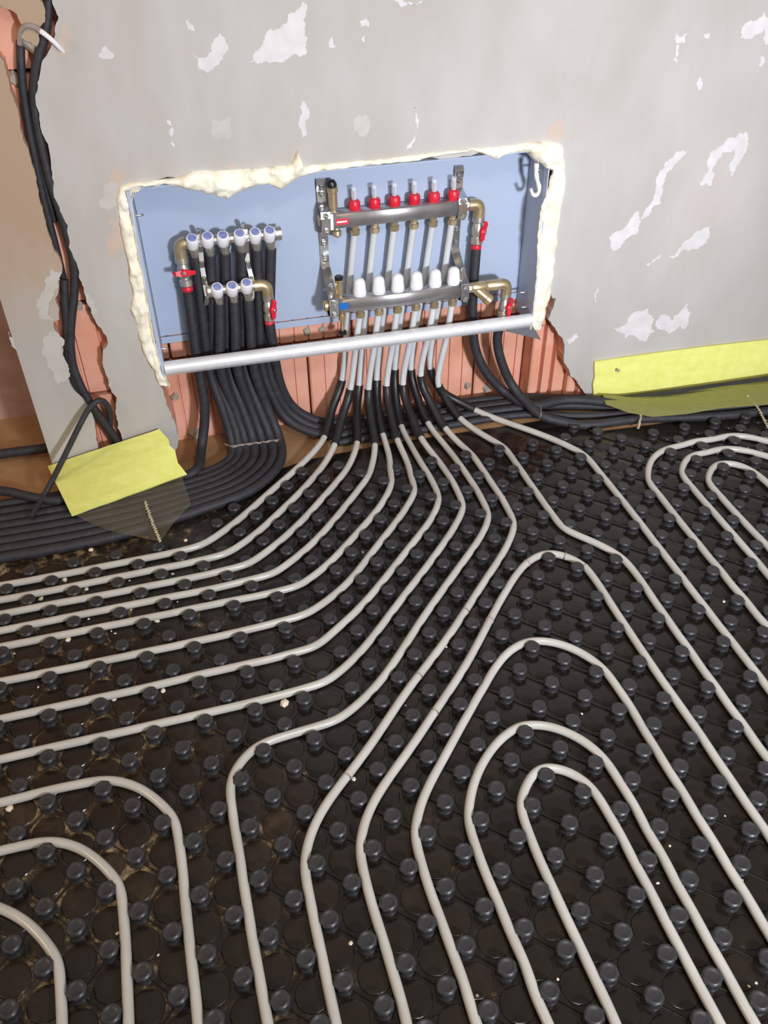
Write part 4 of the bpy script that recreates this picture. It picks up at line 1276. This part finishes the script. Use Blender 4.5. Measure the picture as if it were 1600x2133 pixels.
# left: top on the wall, belly out over the pipes
tl, tr = W(101, 974, -0.010), W(336, 895, -0.010)
bl, br = F(150, 1076, 0.046), F(386, 990, 0.046)
ml, mr = tl.lerp(bl, 0.5) + Vector((0, -0.004, 0.008)), tr.lerp(br, 0.5) + Vector((0.002, -0.004, 0.006))
rows = []
for i in range(9):
    t = i / 8
    a = tl * (1 - t) ** 2 + ml * 2 * t * (1 - t) + bl * t * t
    c = tr * (1 - t) ** 2 + mr * 2 * t * (1 - t) + br * t * t
    jag = [0, 0.004, 0.008, 0.003, 0.009, 0.004, 0.0, 0.004, 0.008][i]
    rows.append(lerp_row(a, c + Vector((jag - 0.004, 0, 0)), 14))
ys = tag(empty('edge_strip', (tl.x + 0.15, -0.05, 0.046)), 'short yellow foam edge strip leaning over the black pipes at left', 'foam strip', 'yellow foam edge strips')
adopt(sheet('foam_sheet', rows, 0.006, 'yellow', None, 0.002), ys)


def nail(parent, c, d):
    c = Vector(c); d = Vector(d).normalized()
    adopt(MB().lathe(c, d, [(0.0020, -0.006), (0.0020, 0.020), (0.0052, 0.0205), (0.0052, 0.0225), (0.001, 0.0227)], 8).build('nail', 'nail', smooth=True), parent)


def near_rows(rows, px, py):
    best = min((p for r in rows for p in r), key=lambda p: (project(p)[0] - px) ** 2 + (project(p)[1] - py) ** 2)
    return best


nail(ys, near_rows(rows, 146, 990), (-0.5, -0.6, -0.45))
nail(ys, near_rows(rows, 321, 922), (0.2, -0.7, -0.5))
# film hanging from the strip, lying on the pipes
frow = []
fpx_top = [(150, 1070), (200, 1052), (255, 1033), (310, 1014), (350, 1000), (378, 990)]
fpx_bot = [(190, 1090), (236, 1108), (285, 1118), (334, 1128), (365, 1085), (398, 1050)]
for i in range(7):
    t = i / 6
    frow.append([F(a[0] + (c[0] - a[0]) * t, a[1] + (c[1] - a[1]) * t, 0.044 - 0.010 * t + 0.003 * math.sin(3 * k + 4 * t)) for k, (a, c) in enumerate(zip(fpx_top, fpx_bot))])
fl1 = adopt(sheet('film', frow, 0.0006, 'film'), ys)


def seam_line(px_list, z0, z1, parent, n=26):
    pts = []
    m = len(px_list) - 1
    for k in range(n * m + 1):
        i = min(k // n, m - 1)
        t = k / n - i
        a, c = px_list[i], px_list[i + 1]
        zz = z0 + (z1 - z0) * k / (n * m)
        p = F(a[0] + (c[0] - a[0]) * t, a[1] + (c[1] - a[1]) * t, zz)
        pts.append(p + Vector((0.0034 * math.sin(k * 1.9), 0, 0.001 * math.cos(k * 1.3))))
    return MB().tube(pts, 0.0020, 5)


o = seam_line([(302, 1045), (318, 1090), (334, 1128)], 0.046, 0.037, ys).build('stitched_seam', 'thread', smooth=True)
adopt(o, ys)

# right: flat against the wall
top_r = [W(x, y, -0.001) for x, y in [(1237, 752), (1290, 744), (1360, 734), (1480, 719), (1600, 706)]]
bot_r = [W(x, y, -0.001) for x, y in [(1233, 831), (1290, 830), (1360, 823), (1480, 809), (1600, 792)]]
ext = Vector((0.9, 0, 0))
top_r.append(top_r[-1] + Vector((0.9, 0, -0.004))); bot_r.append(bot_r[-1] + Vector((0.9, -0.0, -0.002)))
bot_r = [Vector((p.x, -0.004 - 0.016 * min(1, max(0, (p.x - 1.25) / 0.4)), max(p.z, 0.006) + 0.002)) for p in bot_r]
rows = [[a.lerp(c, t) for a, c in zip(top_r, bot_r)] for t in (0, 0.2, 0.4, 0.6, 0.8, 1.0)]
rows[3][0] += Vector((-0.003, 0, 0)); rows[2][0] += Vector((0.003, 0, 0))
yr = tag(empty('edge_strip', (1.7, -0.01, 0.03)), 'long yellow foam edge strip nailed flat along the wall foot at right', 'foam strip', 'yellow foam edge strips')
adopt(sheet('foam_sheet', rows, 0.007, 'yellow', None, 0.0015), yr)
nail(yr, W(1290, 770, -0.008), (-0.5, -0.7, 0.35))
ft_, fb_ = [], []
for a, c in zip([(1250, 830), (1300, 828), (1360, 823), (1430, 814), (1500, 805), (1600, 793), (1720, 780)], [(1262, 842), (1310, 858), (1360, 868), (1430, 864), (1500, 852), (1600, 842), (1720, 835)]):
    ft_.append(W(a[0], a[1] - 5, -0.016 - 0.012 * (a[0] > 1340)))
    fb_.append(F(c[0], c[1], 0.046))
frow = [[a.lerp(c, t) + Vector((0, 0, 0.012 * math.sin(math.pi * t) + 0.003 * math.sin(5 * k + 6 * t))) for k, (a, c) in enumerate(zip(ft_, fb_))] for t in (0, 0.2, 0.4, 0.6, 0.8, 1.0)]
adopt(sheet('film', frow, 0.0006, 'yfilm'), yr)
adopt(seam_line([(1341, 836), (1336, 862), (1330, 892)], 0.040, 0.020, yr).build('stitched_seam', 'thread', smooth=True), yr)
adopt(seam_line([(1556, 824), (1580, 850), (1600, 890)], 0.040, 0.020, yr).build('stitched_seam', 'thread', smooth=True), yr)

# ------------------------------------------------------------------ plaster chips on the floor
def chip(px, py, r, lab, grp=None, z=0.004, flat=0.6):
    bm = bmesh.new()
    bmesh.ops.create_icosphere(bm, subdivisions=1, radius=1)
    sd_ = random.random() * 50
    sx, sy = random.uniform(0.8, 1.25), random.uniform(0.7, 1.0)
    rot = random.uniform(0, 3)
    for v in bm.verts:
        k = 1 + 0.35 * noise.noise(v.co * 2.2 + Vector((sd_, 0, 0)))
        x, y = v.co.x * sx * k, v.co.y * sy * k
        v.co = Vector((x * math.cos(rot) - y * math.sin(rot), x * math.sin(rot) + y * math.cos(rot), max(v.co.z, -0.7) * flat * k)) * r
    me = bpy.data.meshes.new('plaster_chip')
    bm.to_mesh(me)
    bm.free()
    me.materials.append(M['chip'])
    o = bpy.data.objects.new('plaster_chip', me)
    COL.objects.link(o)
    p = F(px, py, z)
    o.location = (p.x, p.y, z + 0.6 * r * flat)
    return tag(o, lab, 'plaster chip', grp)


chip(594, 1467, 0.0105, 'large white plaster chip on the black panel, brightest one left of centre')
chip(340, 1440, 0.007, 'pale plaster chip just below the seventh straight white pipe at left')
chip(238, 1458, 0.006, 'slim pale chip touching a stud near the lower straight pipes at left')
chip(143, 1334, 0.0065, 'pinkish plaster chip below the fifth straight pipe near the left edge')
chip(136, 1210, 0.0080, 'tan plaster chip between the two topmost straight pipes at left')
chip(181, 1229, 0.0065, 'tan plaster chip between the second and third straight pipes at left')
chip(86, 1249, 0.0060, 'tan chip nearest the left edge between the upper straight pipes')
chip(328, 1295, 0.0060, 'pale flat chip beside a stud in the middle of the left straight pipes')
chip(360, 1197, 0.0055, 'small tan chip beside the third straight pipe below the film seam')
chip(387, 1127, 0.0070, 'tan plaster chip beside the first pipe bend near the film seam')
chip(190, 1146, 0.0070, 'flat pale chip lying on the black pipe bundle at left', z=0.026, flat=0.35)
chip(737, 1624, 0.0055, 'cream chip beside the joint ring of the diagonal pipe near the bottom')
chip(731, 1966, 0.0050, 'cream chip beside a stud low in the middle of the floor')
chip(20, 1686, 0.0080, 'cream plaster chip at the left edge under the bent pipe')
for px, py in [(240, 1320), (270, 1210), (370, 1254), (273, 1271), (185, 1290), (80, 1432), (30, 1362), (232, 1315), (756, 1151), (830, 1066), (850, 1312), (930, 1348), (1162, 2040), (1575, 2048), (1560, 2055), (1510, 1700),
               (1466, 1412), (1508, 1254), (1545, 1835), (1212, 1487), (994, 2075), (1395, 1763), (1370, 1840), (1034, 1270), (828, 1074), (845, 1470), (1160, 1020), (1050, 1035), (245, 1945), (330, 1990)]:
    if min(math.hypot(*(Vector(F(px, py, 0).xy) - Vector(nb.xy))) for nb in NUBS.values()) < 0.019:
        px += 14
    chip(px, py, random.uniform(0.0022, 0.0038), 'tiny pale plaster crumb scattered on the black studded panels', 'plaster crumbs on the panels')
